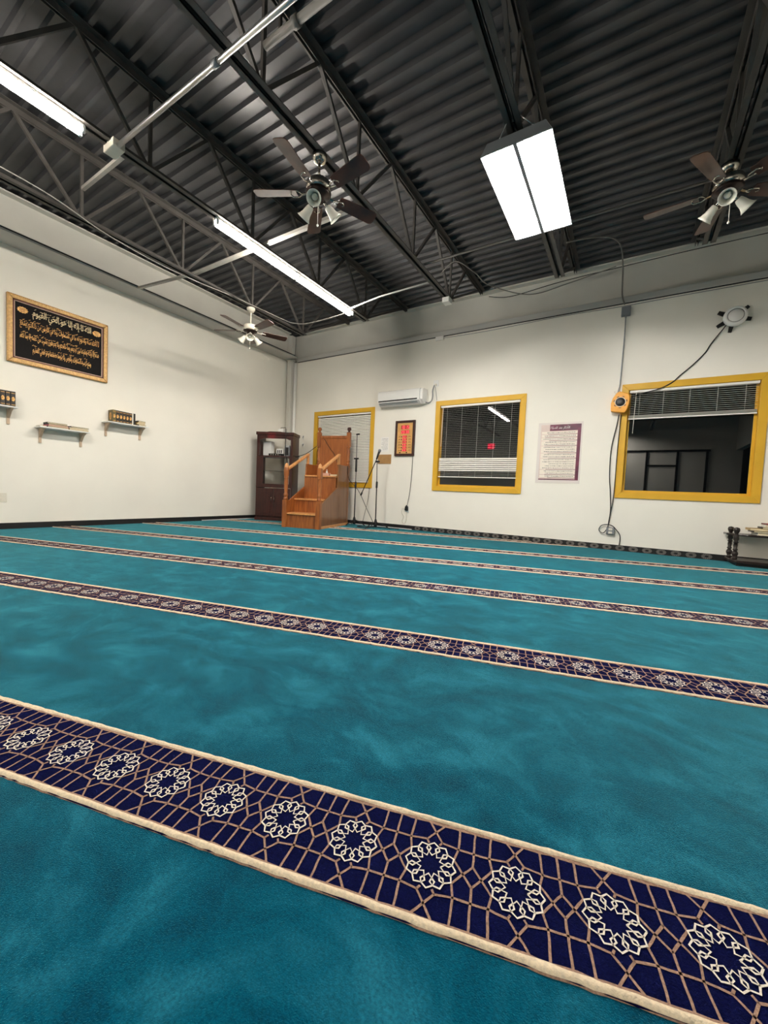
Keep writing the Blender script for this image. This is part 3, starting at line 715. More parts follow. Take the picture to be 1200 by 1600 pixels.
for k in range(7):
    a = 2*PI*k/7+0.2; c_, s_ = math.cos(a), math.sin(a)
    MB().bar((-0.005+0.086*c_-0.014*s_, -0.116, 0.135+0.086*s_+0.014*c_), (-0.005+0.086*c_+0.014*s_, -0.116, 0.135+0.086*s_-0.014*c_), 0.010, 0.004, (0, 1, 0)).build('slot', BLACK, g)
MB().tube([(-0.07, -0.06, 0.27), (-0.10, -0.06, 0.31), (-0.06, -0.06, 0.335), (-0.03, -0.06, 0.30)], 0.004, 6).build('hook', EMT, g)
cable('power_cord', 'dark cord hanging from the orange reel down the window side', [(-0.215, YF-0.045, 2.118), (-0.235, YF-0.035, 1.95), (-0.285, YF-0.02, 1.6), (-0.285, YF-0.02, 1.2), (-0.255, YF-0.02, 0.9), (-0.235, YF-0.02, 0.62), (-0.25, YF-0.05, 0.40), (-0.25, YF-0.07, 0.36)], 0.008, BLACK)
cable('power_cord', 'dark cord close to the right window frame looping to the floor', [(-0.185, YF-0.045, 2.112), (-0.20, YF-0.035, 1.6), (-0.205, YF-0.035, 0.9), (-0.23, YF-0.03, 0.6), (-0.245, YF-0.03, 0.42), (-0.27, YF-0.03, 0.32), (-0.317, YF-0.03, 0.257), (-0.374, YF-0.03, 0.30), (-0.349, YF-0.03, 0.371), (-0.279, YF-0.035, 0.397), (-0.195, YF-0.06, 0.384), (-0.133, YF-0.05, 0.321), (-0.08, YF-0.03, 0.232), (-0.083, YF-0.03, 0.085)], 0.007, BLACK)
g = fwall('wall_socket', 'grey metal socket box under the left side of the right window', 'socket', -0.215, 0.30)
MB().box(-0.058, 0.058, -0.05, 0, -0.055, 0.058).build('box', GREYBOX, g, bevel=0.008)
for q in (-0.026, 0.026): MB().box(-0.026, 0.026, -0.056, -0.05, q-0.017, q+0.017).build('outlet', CREAMPL, g, bevel=0.004)
# round sounder
g = fwall('wall_speaker', 'round white wall speaker on a black star bracket above the right window', 'speaker', 1.06, 3.36)
mb = MB()
for a in (150, 210, 262, 345, 40):
    c_, s_ = math.cos(math.radians(a)), math.sin(math.radians(a))
    mb.prism([(0.05*c_-0.03*s_, 0.05*s_+0.03*c_), (0.05*c_+0.03*s_, 0.05*s_-0.03*c_), (0.195*c_+0.02*s_, 0.195*s_-0.02*c_), (0.195*c_-0.02*s_, 0.195*s_+0.02*c_)], lambda p, q, c: (p, c, q), -0.03, 0.0)
mb.build('bracket', BLACK, g)
Ms = T(0.012, -0.02, 0) @ R(90, 'X')
MB().lathe([(0.0, 0.0), (0.125, 0.0), (0.132, 0.03), (0.128, 0.065), (0.112, 0.085), (0.092, 0.088), (0.09, 0.08)], 28, Ms, cap=False).build('body', WHITEPL, g)
MB().lathe([(0.0, 0.086), (0.078, 0.086), (0.084, 0.076)], 28, Ms, cap=False).build('cone', WHITEPL, g)
MB().lathe([(0.09, 0.072), (0.083, 0.072), (0.082, 0.074)], 28, Ms, cap=False).build('groove', BLACK, g)
cable('speaker_cable', 'dark cable running from the round speaker down to the right window', [(0.985, YF-0.04, 3.26), (0.845, YF-0.012, 3.048), (0.787, YF-0.012, 2.932), (0.662, YF-0.012, 2.781), (0.516, YF-0.015, 2.639), (0.433, YF-0.03, 2.551), (0.28, YF-0.03, 2.47), (0.05, YF-0.045, 2.41), (-0.06, YF-0.06, 2.37)], 0.0075, BLACK)

# ------------------------------------------------------------------ left wall: calligraphy, shelves, books
g = lwall('calligraphy_frame', 'gilt framed black velvet panel of gold calligraphy on the left wall', 'picture', 2.544, 2.325)
W, H, t = 0.615, 0.925, 0.062
for poly in ([(-W, 0), (W, 0), (W-t, t), (-W+t, t)], [(-W, H), (-W+t, H-t), (W-t, H-t), (W, H)], [(-W, 0), (-W+t, t), (-W+t, H-t), (-W, H)], [(W, 0), (W, H), (W-t, H-t), (W-t, t)]):
    MB().prism(poly, lambda p, q, c: (p, c, q), -0.045, 0.0).build('frame_board', GOLD, g, bevel=0.008)
bd = MB()
def beads(x0, z0, x1, z1, n):
    for k in range(n):
        q = (k+0.5)/n; bd.lathe([(0, -0.008), (0.009, 0), (0, 0.008)], 6, T(x0+(x1-x0)*q, -0.044, z0+(z1-z0)*q))
beads(-W+0.012, 0.012, W-0.012, 0.012, 56); beads(-W+0.012, H-0.012, W-0.012, H-0.012, 56); beads(-W+0.012, 0.012, -W+0.012, H-0.012, 42); beads(W-0.012, 0.012, W-0.012, H-0.012, 42)
bd.build('bead_moulding', mat('bead_gold', (176, 128, 66), 0.4, metal=0.4), g)['kind'] = 'stuff'
w2 = W-t; 
for a_, m_ in ((0.0, MAROON), (0.016, mat('silver_liner', (168, 140, 120), 0.4, metal=0.3))):
    x_ = w2-a_; b_ = 0.016 if a_ == 0 else 0.009
    mb = MB(); mb.box(-x_, x_, -0.03, -0.01, t+a_, t+a_+b_); mb.box(-x_, x_, -0.03, -0.01, H-t-a_-b_, H-t-a_); mb.box(-x_, -x_+b_, -0.03, -0.01, t+a_, H-t-a_); mb.box(x_-b_, x_, -0.03, -0.01, t+a_, H-t-a_)
    mb.build('liner', m_, g)
MB().box(-w2, w2, -0.02, -0.005, t, H-t).build('velvet_panel', VELVET, g)
for body, x0, x1, z0, z1, m_ in (('الله لا إله إلا هو الحي القيوم', -0.335, 0.385, 0.655, 0.805, CREAMT),
    ('لا تأخذه سنة ولا نوم له ما في السماوات وما في الأرض من ذا الذي يشفع', -0.475, 0.492, 0.495, 0.638, GOLDT),
    ('عنده إلا بإذنه يعلم ما بين أيديهم وما خلفهم ولا يحيطون بشيء من علمه إلا بما شاء', -0.475, 0.492, 0.325, 0.470, GOLDT),
    ('وسع كرسيه السماوات والأرض ولا يئوده حفظهما وهو العلي العظيم', -0.335, 0.385, 0.160, 0.305, GOLDT)):
    text_in(arabic(body), x0, x1, z0, z1, -0.0225, m_, g, 'calligraphy_line', 0.012)
    # the stacked upper marks of the script
    mb = MB(); n_ = int((x1-x0)/0.013)
    for k in range(n_):
        xx = x0+(k+0.5)*(x1-x0)/n_+random.uniform(-0.006, 0.006); zz_ = z0+(z1-z0)*random.uniform(0.35, 0.98); a = random.uniform(0.2, 0.9)
        mb.bar((xx-0.010, -0.0225, zz_-0.010*a), (xx+0.010, -0.0225, zz_+0.010*a), 0.0045, 0.002, (0, 1, 0))
    mb.build('vowel_marks', m_, g)['kind'] = 'stuff'
for xx, zz_ in ((-0.445, 0.745), (0.462, 0.735)):
    mb = MB(); poly = []
    for k in range(24):
        a = 2*PI*k/24; r_ = 1.0 if k % 2 == 0 else 0.86; poly.append((xx+0.062*r_*math.cos(a), zz_+0.044*r_*math.sin(a)))
    mb.prism(poly, lambda p, q, c: (p, c, q), -0.024, -0.02); mb.build('medallion', GOLDT, g)
    mb = MB()
    for k in range(3): mb.box(xx-0.04+0.008*k, xx+0.035-0.006*k, -0.0250, -0.024, zz_+0.018-0.018*k-0.002, zz_+0.018-0.018*k+0.002)
    mb.build('medallion_mark', MAROON, g)

def shelf(y0, y1, z, by, label):
    """white board on two pine brackets; local x runs along the wall"""
    g = lwall('wall_shelf', label, 'shelf', (y0+y1)/2, z, 'small white wall shelves'); L = (y1-y0)/2
    MB().box(-L, L, -0.205, 0, -0.018, 0.0).build('board', SHELFW, g, bevel=0.002)
    for b_ in by:
        x = b_-(y0+y1)/2
        br = MB(); br.prism([(0, -0.018), (-0.175, -0.018), (-0.17, -0.032), (-0.11, -0.06), (-0.05, -0.125), (-0.022, -0.15), (-0.022, -0.23), (0, -0.23)], lambda p, q, c: (x+c, p, q), -0.015, 0.015)
        br.build('bracket', BRACK, g, bevel=0.002)
    return g
ZS = {'A': 1.693, 'B': 1.478, 'C': 1.700}
shelf(1.30, 2.005, ZS['A'], (1.40, 1.945), 'white wall shelf cut off by the left edge of the photo')
shelf(2.235, 2.855, ZS['B'], (2.295, 2.80), 'lowest white wall shelf, holding two flat stacks of books')
shelf(3.095, 3.735, ZS['C'], (3.15, 3.68), 'white wall shelf nearest the corner, holding dark upright books')
def book_up(y, w, h, d, zs, label, cover, group, gold=True, tilt=0):
    """upright book on a shelf, spine toward the room"""
    g = lwall('book', label, 'book', y+w/2, zs, group)
    g.rotation_euler = (0, 0, PI/2)
    MB().box(-w/2+0.003, w/2-0.003, -d+0.006, -0.004-0.0, 0.004, h-0.004).build('pages', PAGE, g)
    c = MB(); c.box(-w/2, -w/2+0.003, -d, 0, 0, h); c.box(w/2-0.003, w/2, -d, 0, 0, h); c.box(-w/2, w/2, -d-0.003, -d+0.003, 0, h)
    c.build('cover', cover, g)
    if gold:
        s_ = MB()
        s_.prism([(w*0.36*math.cos(PI*k/8), h*0.5+w*0.66*math.sin(PI*k/8)) for k in range(16)], lambda p, q, c: (p, c, q), -d-0.0045, -d-0.003)
        for q in (0.1, 0.86): s_.box(-w*0.42, w*0.42, -d-0.0042, -d-0.003, h*q, h*q+0.007)
        s_.build('spine_gilding', GOLDT, g)['kind'] = 'stuff'
    return g
for k in range(5):
    book_up(1.725+0.053*k-0.0, 0.047, 0.205, 0.155, ZS['A'], ['dark gilt book leftmost on the shelf at the left edge', 'dark gilt book second on the shelf at the left edge', 'dark gilt book in the middle of the left edge shelf', 'dark gilt book fourth on the shelf at the left edge', 'dark gilt book at the right end of the left edge shelf'][k], BK_DARK, 'upright books at the left edge')
nm = ['first and olive sided', 'second', 'third', 'fourth', 'fifth', 'sixth']
for k in range(6):
    g = book_up(3.19+0.050*k, 0.046, 0.20-0.002*k, 0.15, ZS['C'], 'black gilt book on the corner shelf, %s from the left' % nm[k], BK_OLIVE if k == 0 else BK_DARK, 'upright books on the corner shelf')
    if k == 0:
        s_ = MB(); s_.prism([(-0.075+0.034*math.cos(PI*k/8), 0.1+0.06*math.sin(PI*k/8)) for k in range(16)], lambda p, q, c: (c, p, q), -0.0245, -0.023); s_.build('cover_medallion', GOLDT, g)
book_up(3.492, 0.018, 0.19, 0.14, ZS['C'], 'thin white book on the corner shelf beside the black ones', BK_WHITE, 'upright books on the corner shelf', False)
book_up(3.513, 0.030, 0.195, 0.14, ZS['C'], 'last upright black book on the corner shelf', BK_DARK, 'upright books on the corner shelf', False)
def book_flat(parent_loc, size, rz, label, cover, group=None):
    g = thing('book', label, 'book', parent_loc, rz, group); w, d, h = size
    MB().box(-w/2+0.004, w/2-0.004, -d/2+0.004, d/2-0.004, 0.002, h-0.002).build('pages', PAGE, g)
    c = MB(); c.box(-w/2, w/2, -d/2, d/2, 0, 0.003); c.box(-w/2, w/2, -d/2, d/2, h-0.003, h); c.box(-w/2, -w/2+0.004, -d/2, d/2, 0, h)
    c.build('cover', cover, g); return g
def stack(x, y, z, items, group, rz0=90):
    for k, (w, d, h, cov, lab) in enumerate(items):
        book_flat((x+random.uniform(-0.006, 0.006), y+random.uniform(-0.008, 0.008), z), (w, d, h), rz0+random.uniform(-5, 5), lab, cov, group); z += h+0.0005
stack(XL+0.105, 3.625, ZS['C'], [(0.125, 0.17, 0.020, BK_DARK, 'bottom book of the small flat pile on the corner shelf'), (0.13, 0.17, 0.022, BK_TAN, 'second book of the small flat pile on the corner shelf'), (0.125, 0.165, 0.022, BK_TAN, 'third book of the small flat pile on the corner shelf'), (0.12, 0.16, 0.018, BK_DARK, 'top book of the small flat pile on the corner shelf')], 'flat pile on the corner shelf')
stack(XL+0.115, 2.45, ZS['B'], [(0.26, 0.17, 0.018, BK_DARK, 'bottom dark book of the left pile on the lowest shelf'), (0.25, 0.17, 0.018, BK_PINK, 'pink book in the left pile on the lowest shelf'), (0.24, 0.165, 0.016, BK_DARK, 'dark book above the pink one on the lowest shelf'), (0.24, 0.16, 0.018, BK_DARK, 'top dark book of the left pile on the lowest shelf')], 'left pile on the lowest shelf')
stack(XL+0.115, 2.71, ZS['B'], [(0.25, 0.17, 0.020, BK_TAN, 'bottom tan book of the right pile on the lowest shelf'), (0.24, 0.165, 0.018, BK_WHITE, 'middle pale book of the right pile on the lowest shelf'), (0.24, 0.165, 0.016, BK_DARK, 'top dark book of the right pile on the lowest shelf')], 'right pile on the lowest shelf')
stack(XL+0.10, 2.285, ZS['B'], [(0.09, 0.14, 0.014, BK_WHITE, 'thin pale booklet at the left end of the lowest shelf')], 'left pile on the lowest shelf')
g = lwall('wall_socket', 'beige socket plate low on the left wall', 'socket', 1.885, 0.44)
MB().box(-0.045, 0.045, -0.008, 0, -0.065, 0.065).build('plate', CREAMPL, g, bevel=0.003)
for q in (-0.028, 0.028): MB().box(-0.018, 0.018, -0.011, -0.008, q-0.016, q+0.016).build('outlet', CREAMPL, g, bevel=0.003)

# ------------------------------------------------------------------ wooden pulpit (minbar)
W, D_ = 0.76, 1.40
pl = Vector((-4.85, 5.59, 0))-W*Vector((math.cos(math.radians(15)), math.sin(math.radians(15)), 0))
g = thing('wooden_pulpit', 'golden oak stepped pulpit with turned posts and tall panelled back', 'pulpit', pl, 15)
sp = [(0.05, 0), (D_, 0), (D_, 1.27), (0.84, 1.27), (0.80, 0.80), (0.05, 0.45)]
for x0 in (0.0, W-0.028):
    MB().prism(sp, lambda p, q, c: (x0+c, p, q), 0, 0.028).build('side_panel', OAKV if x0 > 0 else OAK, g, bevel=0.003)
for y_, z0, z1 in ((0.03, 0.0, 0.25), (0.37, 0.28, 0.52), (0.76, 0.55, 1.0)):
    MB().box(0.028, W-0.028, y_, y_+0.02, z0, z1).build('riser', OAK, g)
for y0, y1, z in ((0.005, 0.39, 0.25), (0.345, 0.78, 0.52), (0.735, 1.36, 1.0)):
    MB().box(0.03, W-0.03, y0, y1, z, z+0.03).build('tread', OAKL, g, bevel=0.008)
MB().box(0.028, W-0.028, 1.365, 1.395, 0.0, 1.90).build('back_panel', OAK, g)
MB().box(0.05, W-0.05, 1.355, 1.40, 1.87, 1.93).build('top_rail', DARKW if False else OAK, g, bevel=0.006)
for x0 in (0.03, W-0.03):
    p = MB().box(x0-0.045, x0+0.045, -0.015, 0.075, 0.0, 0.52)
    p.lathe([(0.035, 0.52), (0.044, 0.55), (0.030, 0.575), (0.044, 0.62), (0.030, 0.66), (0.034, 0.70), (0.040, 0.85), (0.036, 0.92), (0.046, 0.935), (0.036, 0.95)], 14, T(x0, 0.03, 0), cap=False)
    p.box(x0-0.040, x0+0.040, -0.010, 0.070, 0.95, 1.13) if x0 > 0.1 else p.lathe([(0.036, 0.95), (0.048, 1.0), (0.050, 1.08), (0.042, 1.14)], 14, T(x0, 0.03, 0))
    p.build('newel_post', OAK, g, bevel=0.004)
    MB().lathe([(0.042, 1.13), (0.046, 1.145), (0.034, 1.16), (0.036, 1.18), (0.022, 1.21), (0.0, 1.225)], 14, T(x0, 0.03, 0)).build('newel_cap', OAKL, g)
    MB().bar((x0, 0.05, 1.10), (x0, 0.90, 1.475), 0.062, 0.045).build('handrail', OAKL, g, bevel=0.01)
    MB().box(x0-0.022, x0+0.022, 0.85, 0.90, 1.27, 1.46).build('rail_upright', OAKL, g, bevel=0.004)
    b = MB().box(x0-0.04, x0+0.04, 1.34, 1.42, 1.24, 1.30)
    b.lathe([(0.034, 1.30), (0.044, 1.32), (0.028, 1.345), (0.042, 1.38), (0.028, 1.42), (0.036, 1.50), (0.040, 1.60), (0.030, 1.66), (0.046, 1.68), (0.034, 1.70)], 14, T(x0, 1.38, 0), cap=False)
    b.box(x0-0.04, x0+0.04, 1.34, 1.42, 1.70, 2.0)
    b.build('back_post', OAK, g, bevel=0.004)
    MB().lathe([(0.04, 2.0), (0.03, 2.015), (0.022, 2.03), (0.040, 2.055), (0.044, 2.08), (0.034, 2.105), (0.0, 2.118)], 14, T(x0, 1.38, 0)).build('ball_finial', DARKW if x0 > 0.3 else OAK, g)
MB().box(W, W+0.012, 0.08, D_, 0.0, 0.05).build('base_moulding', OAKL, g, bevel=0.004)
MB().box(W, W+0.008, D_-0.07, D_, 0.05, 1.27).build('edge_batten', OAKV, g)
def on_pulpit(x, y, z):
    a = math.radians(15); return (pl.x+x*math.cos(a)-y*math.sin(a), pl.y+x*math.sin(a)+y*math.cos(a), z)
b_ = thing('small_box', 'small pale open box resting on the pulpit seat', 'box', on_pulpit(0.44, 0.90, 1.03), 15)
mb = MB(); mb.box(-0.09, 0.09, -0.05, 0.05, 0, 0.006)
for bx in ((-0.09, 0.09, -0.05, -0.046), (-0.09, 0.09, 0.046, 0.05), (-0.09, -0.086, -0.05, 0.05), (0.086, 0.09, -0.05, 0.05)): mb.box(*bx, 0, 0.06)
mb.build('tray', mat('pinkish_card', (206, 160, 140), 0.6), b_)
MB().lathe([(0, 0.006), (0.02, 0.006), (0.02, 0.09), (0.008, 0.11), (0.008, 0.14), (0.0, 0.142)], 10, T(0.02, 0.0, 0)).build('bottle', WHITEPL, b_)
book_flat(on_pulpit(0.62, 0.93, 1.03), (0.16, 0.11, 0.04), 18, 'dark red book lying on the pulpit seat', BK_RED)

# ------------------------------------------------------------------ dark hutch cabinet in the corner
g = thing('hutch_cabinet', 'dark mahogany open hutch cabinet standing in the far corner', 'cabinet', (-7.10, 6.02, 0), 26)
W, D_, H = 0.82, 0.42, 1.90
MB().box(-0.015, W+0.015, -0.015, D_, 0, 0.07).build('plinth', DARKW, g, bevel=0.004)
for x0 in (0.0, W-0.025): MB().box(x0, x0+0.025, 0.0, D_, 0.07, H).build('side_panel', DARKW, g)
MB().box(0.025, W-0.025, 0.02, D_-0.01, 0.07, 0.10).build('bottom_board', DARKW, g)
MB().box(0.0, W, -0.01, D_, 0.74, 0.775).build('counter', DARKW, g, bevel=0.003)
MB().box(0.025, W-0.025, 0.02, D_, 1.42, 1.45).build('shelf_board', DARKW, g)
MB().box(0.025, W-0.025, 0.05, D_-0.04, 1.108, 1.118).build('glass_shelf', mat('smoked_shelf', (70, 66, 60), 0.2), g)
MB().prism([(-0.02, 1.90), (W+0.02, 1.90), (W+0.02, 1.965), (W*0.72, 1.965), (W*0.64, 1.975), (W*0.36, 1.975), (W*0.28, 1.965), (-0.02, 1.965)], lambda p, q, c: (p, c, q), -0.025, D_).build('crown', DARKW, g, bevel=0.005)
MB().prism([(0.0, 1.90), (0.0, 1.80), (0.09, 1.80), (0.16, 1.825), (W-0.16, 1.825), (W-0.09, 1.80), (W, 1.80), (W, 1.90)], lambda p, q, c: (p, c, q), -0.004, 0.02).build('valance', DARKW, g)
MB().box(0.0, 0.15, -0.004, 0.018, 0.775, 1.42).build('stile', DARKW, g); MB().box(0.0, 0.06, -0.004, 0.018, 1.45, 1.80).build('stile', DARKW, g)
MB().box(W-0.07, W, -0.004, 0.018, 0.775, 1.42).build('stile', DARKW, g); MB().box(W-0.05, W, -0.004, 0.018, 1.45, 1.80).build('stile', DARKW, g)
MB().box(0.02, W-0.02, -0.006, 0.016, 0.77, 0.82).build('rail', DARKW, g)
for s in (0, 1):
    x0 = 0.03+s*0.382; dw = 0.376
    d_ = MB().box(x0, x0+dw, -0.02, -0.002, 0.10, 0.725).build('door', DARKW, g, bevel=0.003)
    arch = [(x0+0.055, 0.16), (x0+dw-0.055, 0.16), (x0+dw-0.055, 0.56)]+[(x0+dw/2+(dw/2-0.055)*math.cos(PI*k/10), 0.56+0.09*math.sin(PI*k/10)) for k in range(1, 10)]+[(x0+0.055, 0.56)]
    MB().prism(arch, lambda p, q, c: (p, c, q), -0.028, -0.02).build('raised_panel', DARKW, d_, bevel=0.006)
    hx = x0+(dw-0.03 if s == 0 else 0.03)
    MB().tube([(hx, -0.02, 0.42), (hx, -0.042, 0.44), (hx, -0.042, 0.52), (hx, -0.02, 0.54)], 0.006, 6).build('handle', NICKEL, d_)
def on_cab(x, y, z):
    a = math.radians(26); return (-7.10+x*math.cos(a)-y*math.sin(a), 6.02+x*math.sin(a)+y*math.cos(a), z)
q = thing('receiver_box', 'black sound receiver on the top shelf of the hutch', 'electronics', on_cab(0.40, 0.2, 1.45), 15)
MB().box(-0.17, 0.15, -0.10, 0.10, 0.0, 0.055).build('case', BLACK, q, bevel=0.004)
for k in range(4): MB().tube([(-0.1+0.06*k, -0.10, 0.028), (-0.1+0.06*k, -0.112, 0.028)], 0.012, 8).build('knob', NICKEL, q)
q = thing('white_router', 'white upright device leaning in the hutch top shelf', 'electronics', on_cab(0.44, 0.25, 1.506), 15)
MB().box(-0.09, 0.09, -0.02, 0.02, 0, 0.12).build('case', WHITEPL, q, bevel=0.006)
for k in range(3): MB().box(-0.06+0.045*k, -0.035+0.045*k, -0.022, -0.018, 0.02, 0.09).build('slot', BLACK, q)
q = thing('mixer_box', 'grey amplifier box at the right of the hutch top shelf', 'electronics', on_cab(0.66, 0.2, 1.45), 15)
MB().box(-0.06, 0.06, -0.09, 0.09, 0, 0.24).build('case', mat('light_grey_plastic', (170, 172, 174), 0.5), q, bevel=0.006)
MB().box(-0.045, 0.045, -0.095, -0.09, 0.02, 0.20).build('panel', BLACK, q)
q = thing('white_carton', 'white carton at the left of the hutch top shelf', 'box', on_cab(0.165, 0.26, 1.45), 15)
MB().box(-0.10, 0.10, -0.07, 0.07, 0, 0.33).build('carton', WHITEPL, q, bevel=0.004)
MB().box(-0.10, 0.10, -0.0715, -0.07, 0.31, 0.325).build('flap_edge', CREAMPL, q)
q = thing('antenna_unit', 'small white wireless receiver with black antenna on top of the hutch', 'electronics', on_cab(0.55, 0.08, 1.978), 15)
MB().box(-0.09, 0.05, -0.05, 0.05, 0, 0.07).build('case', WHITEPL, q, bevel=0.005)
MB().tube([(-0.03, -0.03, 0.06), (-0.03, -0.03, 0.095), (0.09, -0.03, 0.095), (0.09, -0.03, 0.05)], 0.006, 6).build('antenna', BLACK, q)
q = thing('tray_set', 'small metal trays on the hutch counter', 'tray', on_cab(0.30, 0.13, 0.775), 15)
for k, (xx, w_) in enumerate(((-0.13, 0.03), (0.05, 0.07))):
    mb = MB(); mb.box(xx-w_, xx+w_, -0.05, 0.05, 0, 0.006); mb.box(xx-w_, xx+w_, -0.05, -0.045, 0, 0.022); mb.box(xx-w_, xx+w_, 0.045, 0.05, 0, 0.022); mb.build('tray', NICKEL, q)
cable('audio_cable', 'black cable slung from the hutch to the pulpit back', [on_cab(0.80, 0.05, 1.46), on_cab(0.98, 0.0, 1.44), on_pulpit(-0.45, 1.2, 1.44), on_pulpit(-0.25, 1.3, 1.52), on_pulpit(-0.02, 1.36, 1.70)], 0.007, BLACK)
cable('audio_cable', 'black cable hanging down inside the hutch front', [on_cab(0.66, -0.03, 2.04), on_cab(0.665, -0.035, 1.8), on_cab(0.67, -0.035, 1.5), on_cab(0.71, -0.035, 1.35), on_cab(0.72, -0.035, 1.1)], 0.009, BLACK)
cable('audio_cable', 'thin black cable running down the pulpit back panel', [on_pulpit(0.16, 1.35, 1.86), on_pulpit(0.30, 1.345, 1.66), on_pulpit(0.44, 1.345, 1.48), on_pulpit(0.60, 1.30, 1.05)], 0.005, BLACK)
cable('floor_cable', 'black cable drooping from the pulpit side to the floor', [on_pulpit(0.78, 1.25, 1.28), on_pulpit(0.785, 1.34, 1.0), (-4.95, 6.95, 0.75), (-4.72, 6.98, 0.35), (-4.55, 7.0, 0.06)], 0.006, BLACK)
cable('floor_cable', 'thin cable hanging below the closed blind to the floor', [(-4.83, YF-0.03, 0.83), (-4.86, YF-0.03, 0.55), (-4.93, YF-0.03, 0.25), (-4.98, YF-0.04, 0.02)], 0.004, BLACK)
# pair of small corner brackets beside the hutch
for z_, l_ in ((1.985, 'upper of two small metal brackets on the corner wall'), (1.795, 'lower of two small metal brackets on the corner wall')):
    q = fwall('small_bracket', l_, 'bracket', -6.80, z_, 'brackets on the corner wall')
    MB().bar((-0.05, -0.02, 0.0), (0.06, -0.12, 0.02), 0.02, 0.016).build('arm', GREYBOX, q)
    MB().box(-0.07, -0.03, -0.02, 0.0, -0.04, 0.04).build('plate', WHITEPL, q)

# ------------------------------------------------------------------ microphone stands
def tripod(g, r):
    for k in range(3):
        a = 2*PI*k/3+0.35
        MB().tube([(0, 0, 0.13), (r*0.6*math.cos(a), r*0.6*math.sin(a), 0.075), (r*math.cos(a), r*math.sin(a), 0.012)], 0.010, 8).build('leg', BLACK, g)
    MB().lathe([(0.03, 0.03), (0.034, 0.06), (0.030, 0.15), (0.016, 0.19)], 14).build('base_hub', BLACK, g)
g = thing('microphone_stand', 'slim straight black microphone stand before the closed blind', 'microphone stand', (-5.02, 6.93, 0), 0)
tripod(g, 0.24)
MB().tube([(0, 0, 0.1), (0, 0, 0.86)], 0.0125, 10).build('lower_tube', BLACK, g)
MB().lathe([(0.016, 0.80), (0.022, 0.82), (0.022, 0.93), (0.014, 0.95)], 12).build('clutch', BLACK, g)
MB().tube([(0, 0, 0.86), (-0.012, 0, 1.95)], 0.0075, 8).build('upper_tube', BLACK, g)
MB().tube([(-0.004, 0, 1.16), (-0.007, 0, 1.43)], 0.022, 10).build('grip_sleeve', BLACK, g)
MB().bar((-0.06, 0, 1.44), (0.045, 0, 1.44), 0.03, 0.03).build('boom_clamp', BLACK, g)
MB().bar((-0.03, 0, 1.955), (0.05, 0, 1.958), 0.022, 0.025).build('microphone_clip', BLACK, g)
g = thing('microphone_stand', 'black boom microphone stand holding a microphone near the wall', 'microphone stand', (-4.385, 6.80, 0), 0)
tripod(g, 0.30)
MB().tube([(0, 0, 0.1), (-0.01, 0, 0.90)], 0.0125, 10).build('lower_tube', BLACK, g)
MB().lathe([(0.014, 0.82), (0.021, 0.84), (0.021, 0.94), (0.014, 0.96)], 12, T(-0.01, 0, 0)).build('clutch', BLACK, g)
MB().tube([(-0.01, 0, 0.9), (-0.026, 0, 1.37)], 0.008, 8).build('upper_tube', BLACK, g)
MB().tube([(-0.06, -0.0, 1.365), (0.03, 0, 1.365)], 0.02, 10).build('boom_joint', BLACK, g)
bo = MB().tube([(-0.375, -0.03, 0.66), (-0.03, -0.03, 1.385), (0.0, -0.03, 1.45)], 0.009, 8).build('boom', BLACK, g)
MB().tube([(-0.375, -0.03, 0.66), (-0.345, -0.03, 0.722)], 0.018, 10).build('counterweight', BLACK, bo)
mi = MB().tube([(-0.02, -0.03, 1.41), (0.035, -0.03, 1.56)], [0.016, 0.024], 12).build('microphone', BLACK, g)
MB().lathe([(0.0, 0.0), (0.024, 0.004), (0.030, 0.03), (0.026, 0.055), (0.0, 0.066)], 14, T(0.033, -0.03, 1.553) @ R(20, 'Y')).build('grille', GREYBOX, mi)
cable('floor_cable', 'black cable coiled on the carpet by the boom stand', [(-4.385, 6.78, 0.05), (-4.5, 6.65, 0.012), (-4.75, 6.68, 0.012), (-4.8, 6.86, 0.012), (-4.55, 6.92, 0.012), (-4.3, 7.0, 0.012), (-3.95, 7.02, 0.012)], 0.008, BLACK)

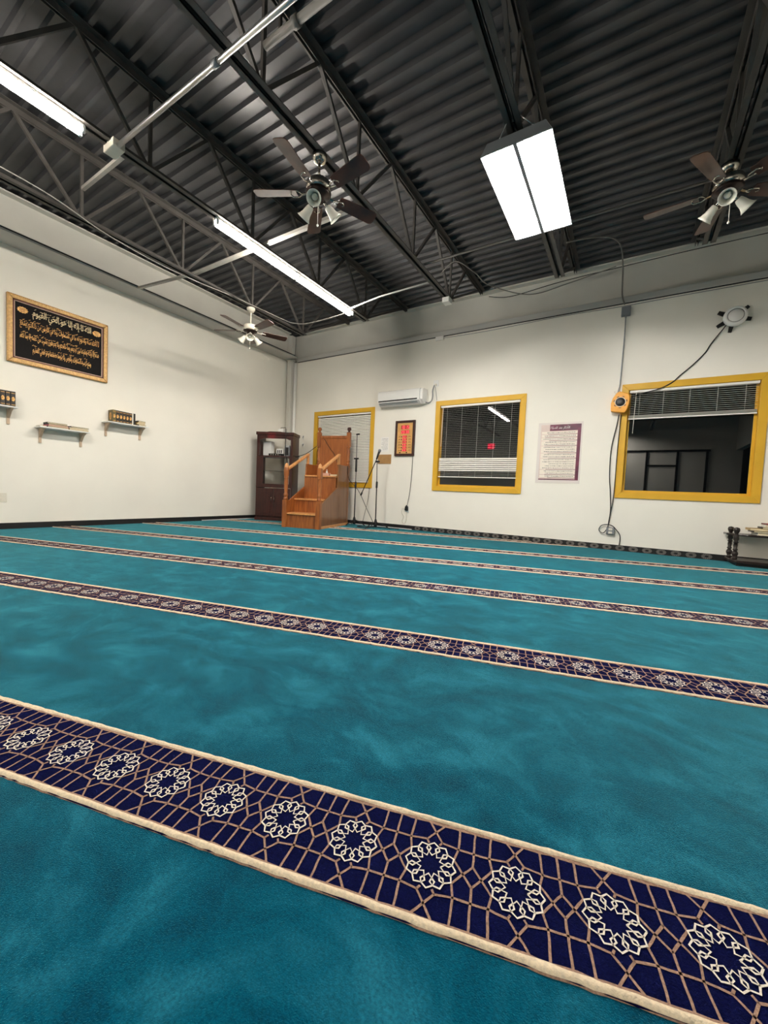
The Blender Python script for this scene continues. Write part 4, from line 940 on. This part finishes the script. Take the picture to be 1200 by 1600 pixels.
# ------------------------------------------------------------------ low dark bookcase at the right edge
g = thing('low_rack', 'low dark wooden rack with turned posts cut by the right edge', 'rack', (1.18, 6.98, 0), 0)
MB().box(0.06, 1.2, -0.20, 0.18, 0.0, 0.035).build('plinth', EBONY, g)
MB().prism([(0.0, -0.12), (0.06, -0.24), (1.25, -0.24), (1.25, 0.2), (0.0, 0.2)], lambda p, q, c: (p, q, c), 0.035, 0.075).build('lower_shelf', EBONY, g, bevel=0.008)
MB().prism([(-0.03, -0.02), (0.05, -0.12), (0.16, -0.18), (1.25, -0.18), (1.25, 0.2), (-0.03, 0.2)], lambda p, q, c: (p, q, c), 0.385, 0.412).build('upper_shelf', EBONY, g, bevel=0.008)
for x_, y_ in ((0.035, 0.11), (0.055, -0.12), (1.15, 0.11), (1.15, -0.12)):
    MB().lathe([(0.024, 0.075), (0.030, 0.09), (0.020, 0.105), (0.034, 0.14), (0.034, 0.16), (0.018, 0.19), (0.030, 0.205), (0.018, 0.22), (0.024, 0.26), (0.020, 0.29), (0.030, 0.30), (0.018, 0.315), (0.033, 0.345), (0.026, 0.385), (0.018, 0.415), (0.030, 0.44), (0.036, 0.465), (0.028, 0.49), (0.0, 0.50)], 14, T(x_, y_, 0)).build('turned_post', EBONY, g)
z = 0.4125
for k, (x_, y_, w, d, h, cv, lab) in enumerate([(1.60, 6.97, 0.34, 0.26, 0.035, BK_WHITE, 'pale thick book at the bottom of the rack pile'), (1.57, 6.96, 0.36, 0.26, 0.022, BK_DARK, 'dark book second in the rack pile'), (1.55, 6.97, 0.38, 0.27, 0.028, BK_TAN, 'tan book third in the rack pile'), (1.66, 6.97, 0.36, 0.26, 0.022, BK_DARK, 'dark book fourth in the rack pile'), (1.68, 6.98, 0.34, 0.25, 0.03, BK_WHITE, 'white paged book near the top of the rack pile'), (1.69, 6.98, 0.34, 0.25, 0.016, BK_RED, 'dark red book on top of the rack pile')]):
    book_flat((x_, y_, z), (w, d, h), random.uniform(-4, 4), lab, cv, 'book pile on the low rack'); z += h+0.0006

# ------------------------------------------------------------------ rear of the hall (seen only in the window glass)
dp = thing('glazed_partition', 'dark framed glazed partition at the rear of the hall', 'partition', (0, YB+0.03, 0))
for bx in ((-0.3, 2.55, 2.86, 2.94), (0.48, 0.56, 0.05, 2.9), (1.5, 1.58, 0.05, 2.9), (2.42, 2.5, 0.05, 2.9), (0.5, 1.55, 2.28, 2.34), (-0.3, -0.22, 0.05, 2.9)):
    MB().box(bx[0], bx[1], -0.03, 0.02, bx[2], bx[3]).build('mullion', BLACK, dp)
e = thing('exit_sign', 'red lit sign high on the rear wall', 'sign', (-5.97, YB+0.001, 3.13), 180)
MB().box(-0.22, 0.22, -0.045, 0, -0.06, 0.28).build('case', WHITEPL, e)
MB().box(-0.17, 0.17, -0.047, -0.045, -0.02, 0.24).build('lit_face', EXITR, e)
text_in('EXIT', -0.16, 0.16, 0.02, 0.20, -0.0485, WHITEPL, e, 'letters')
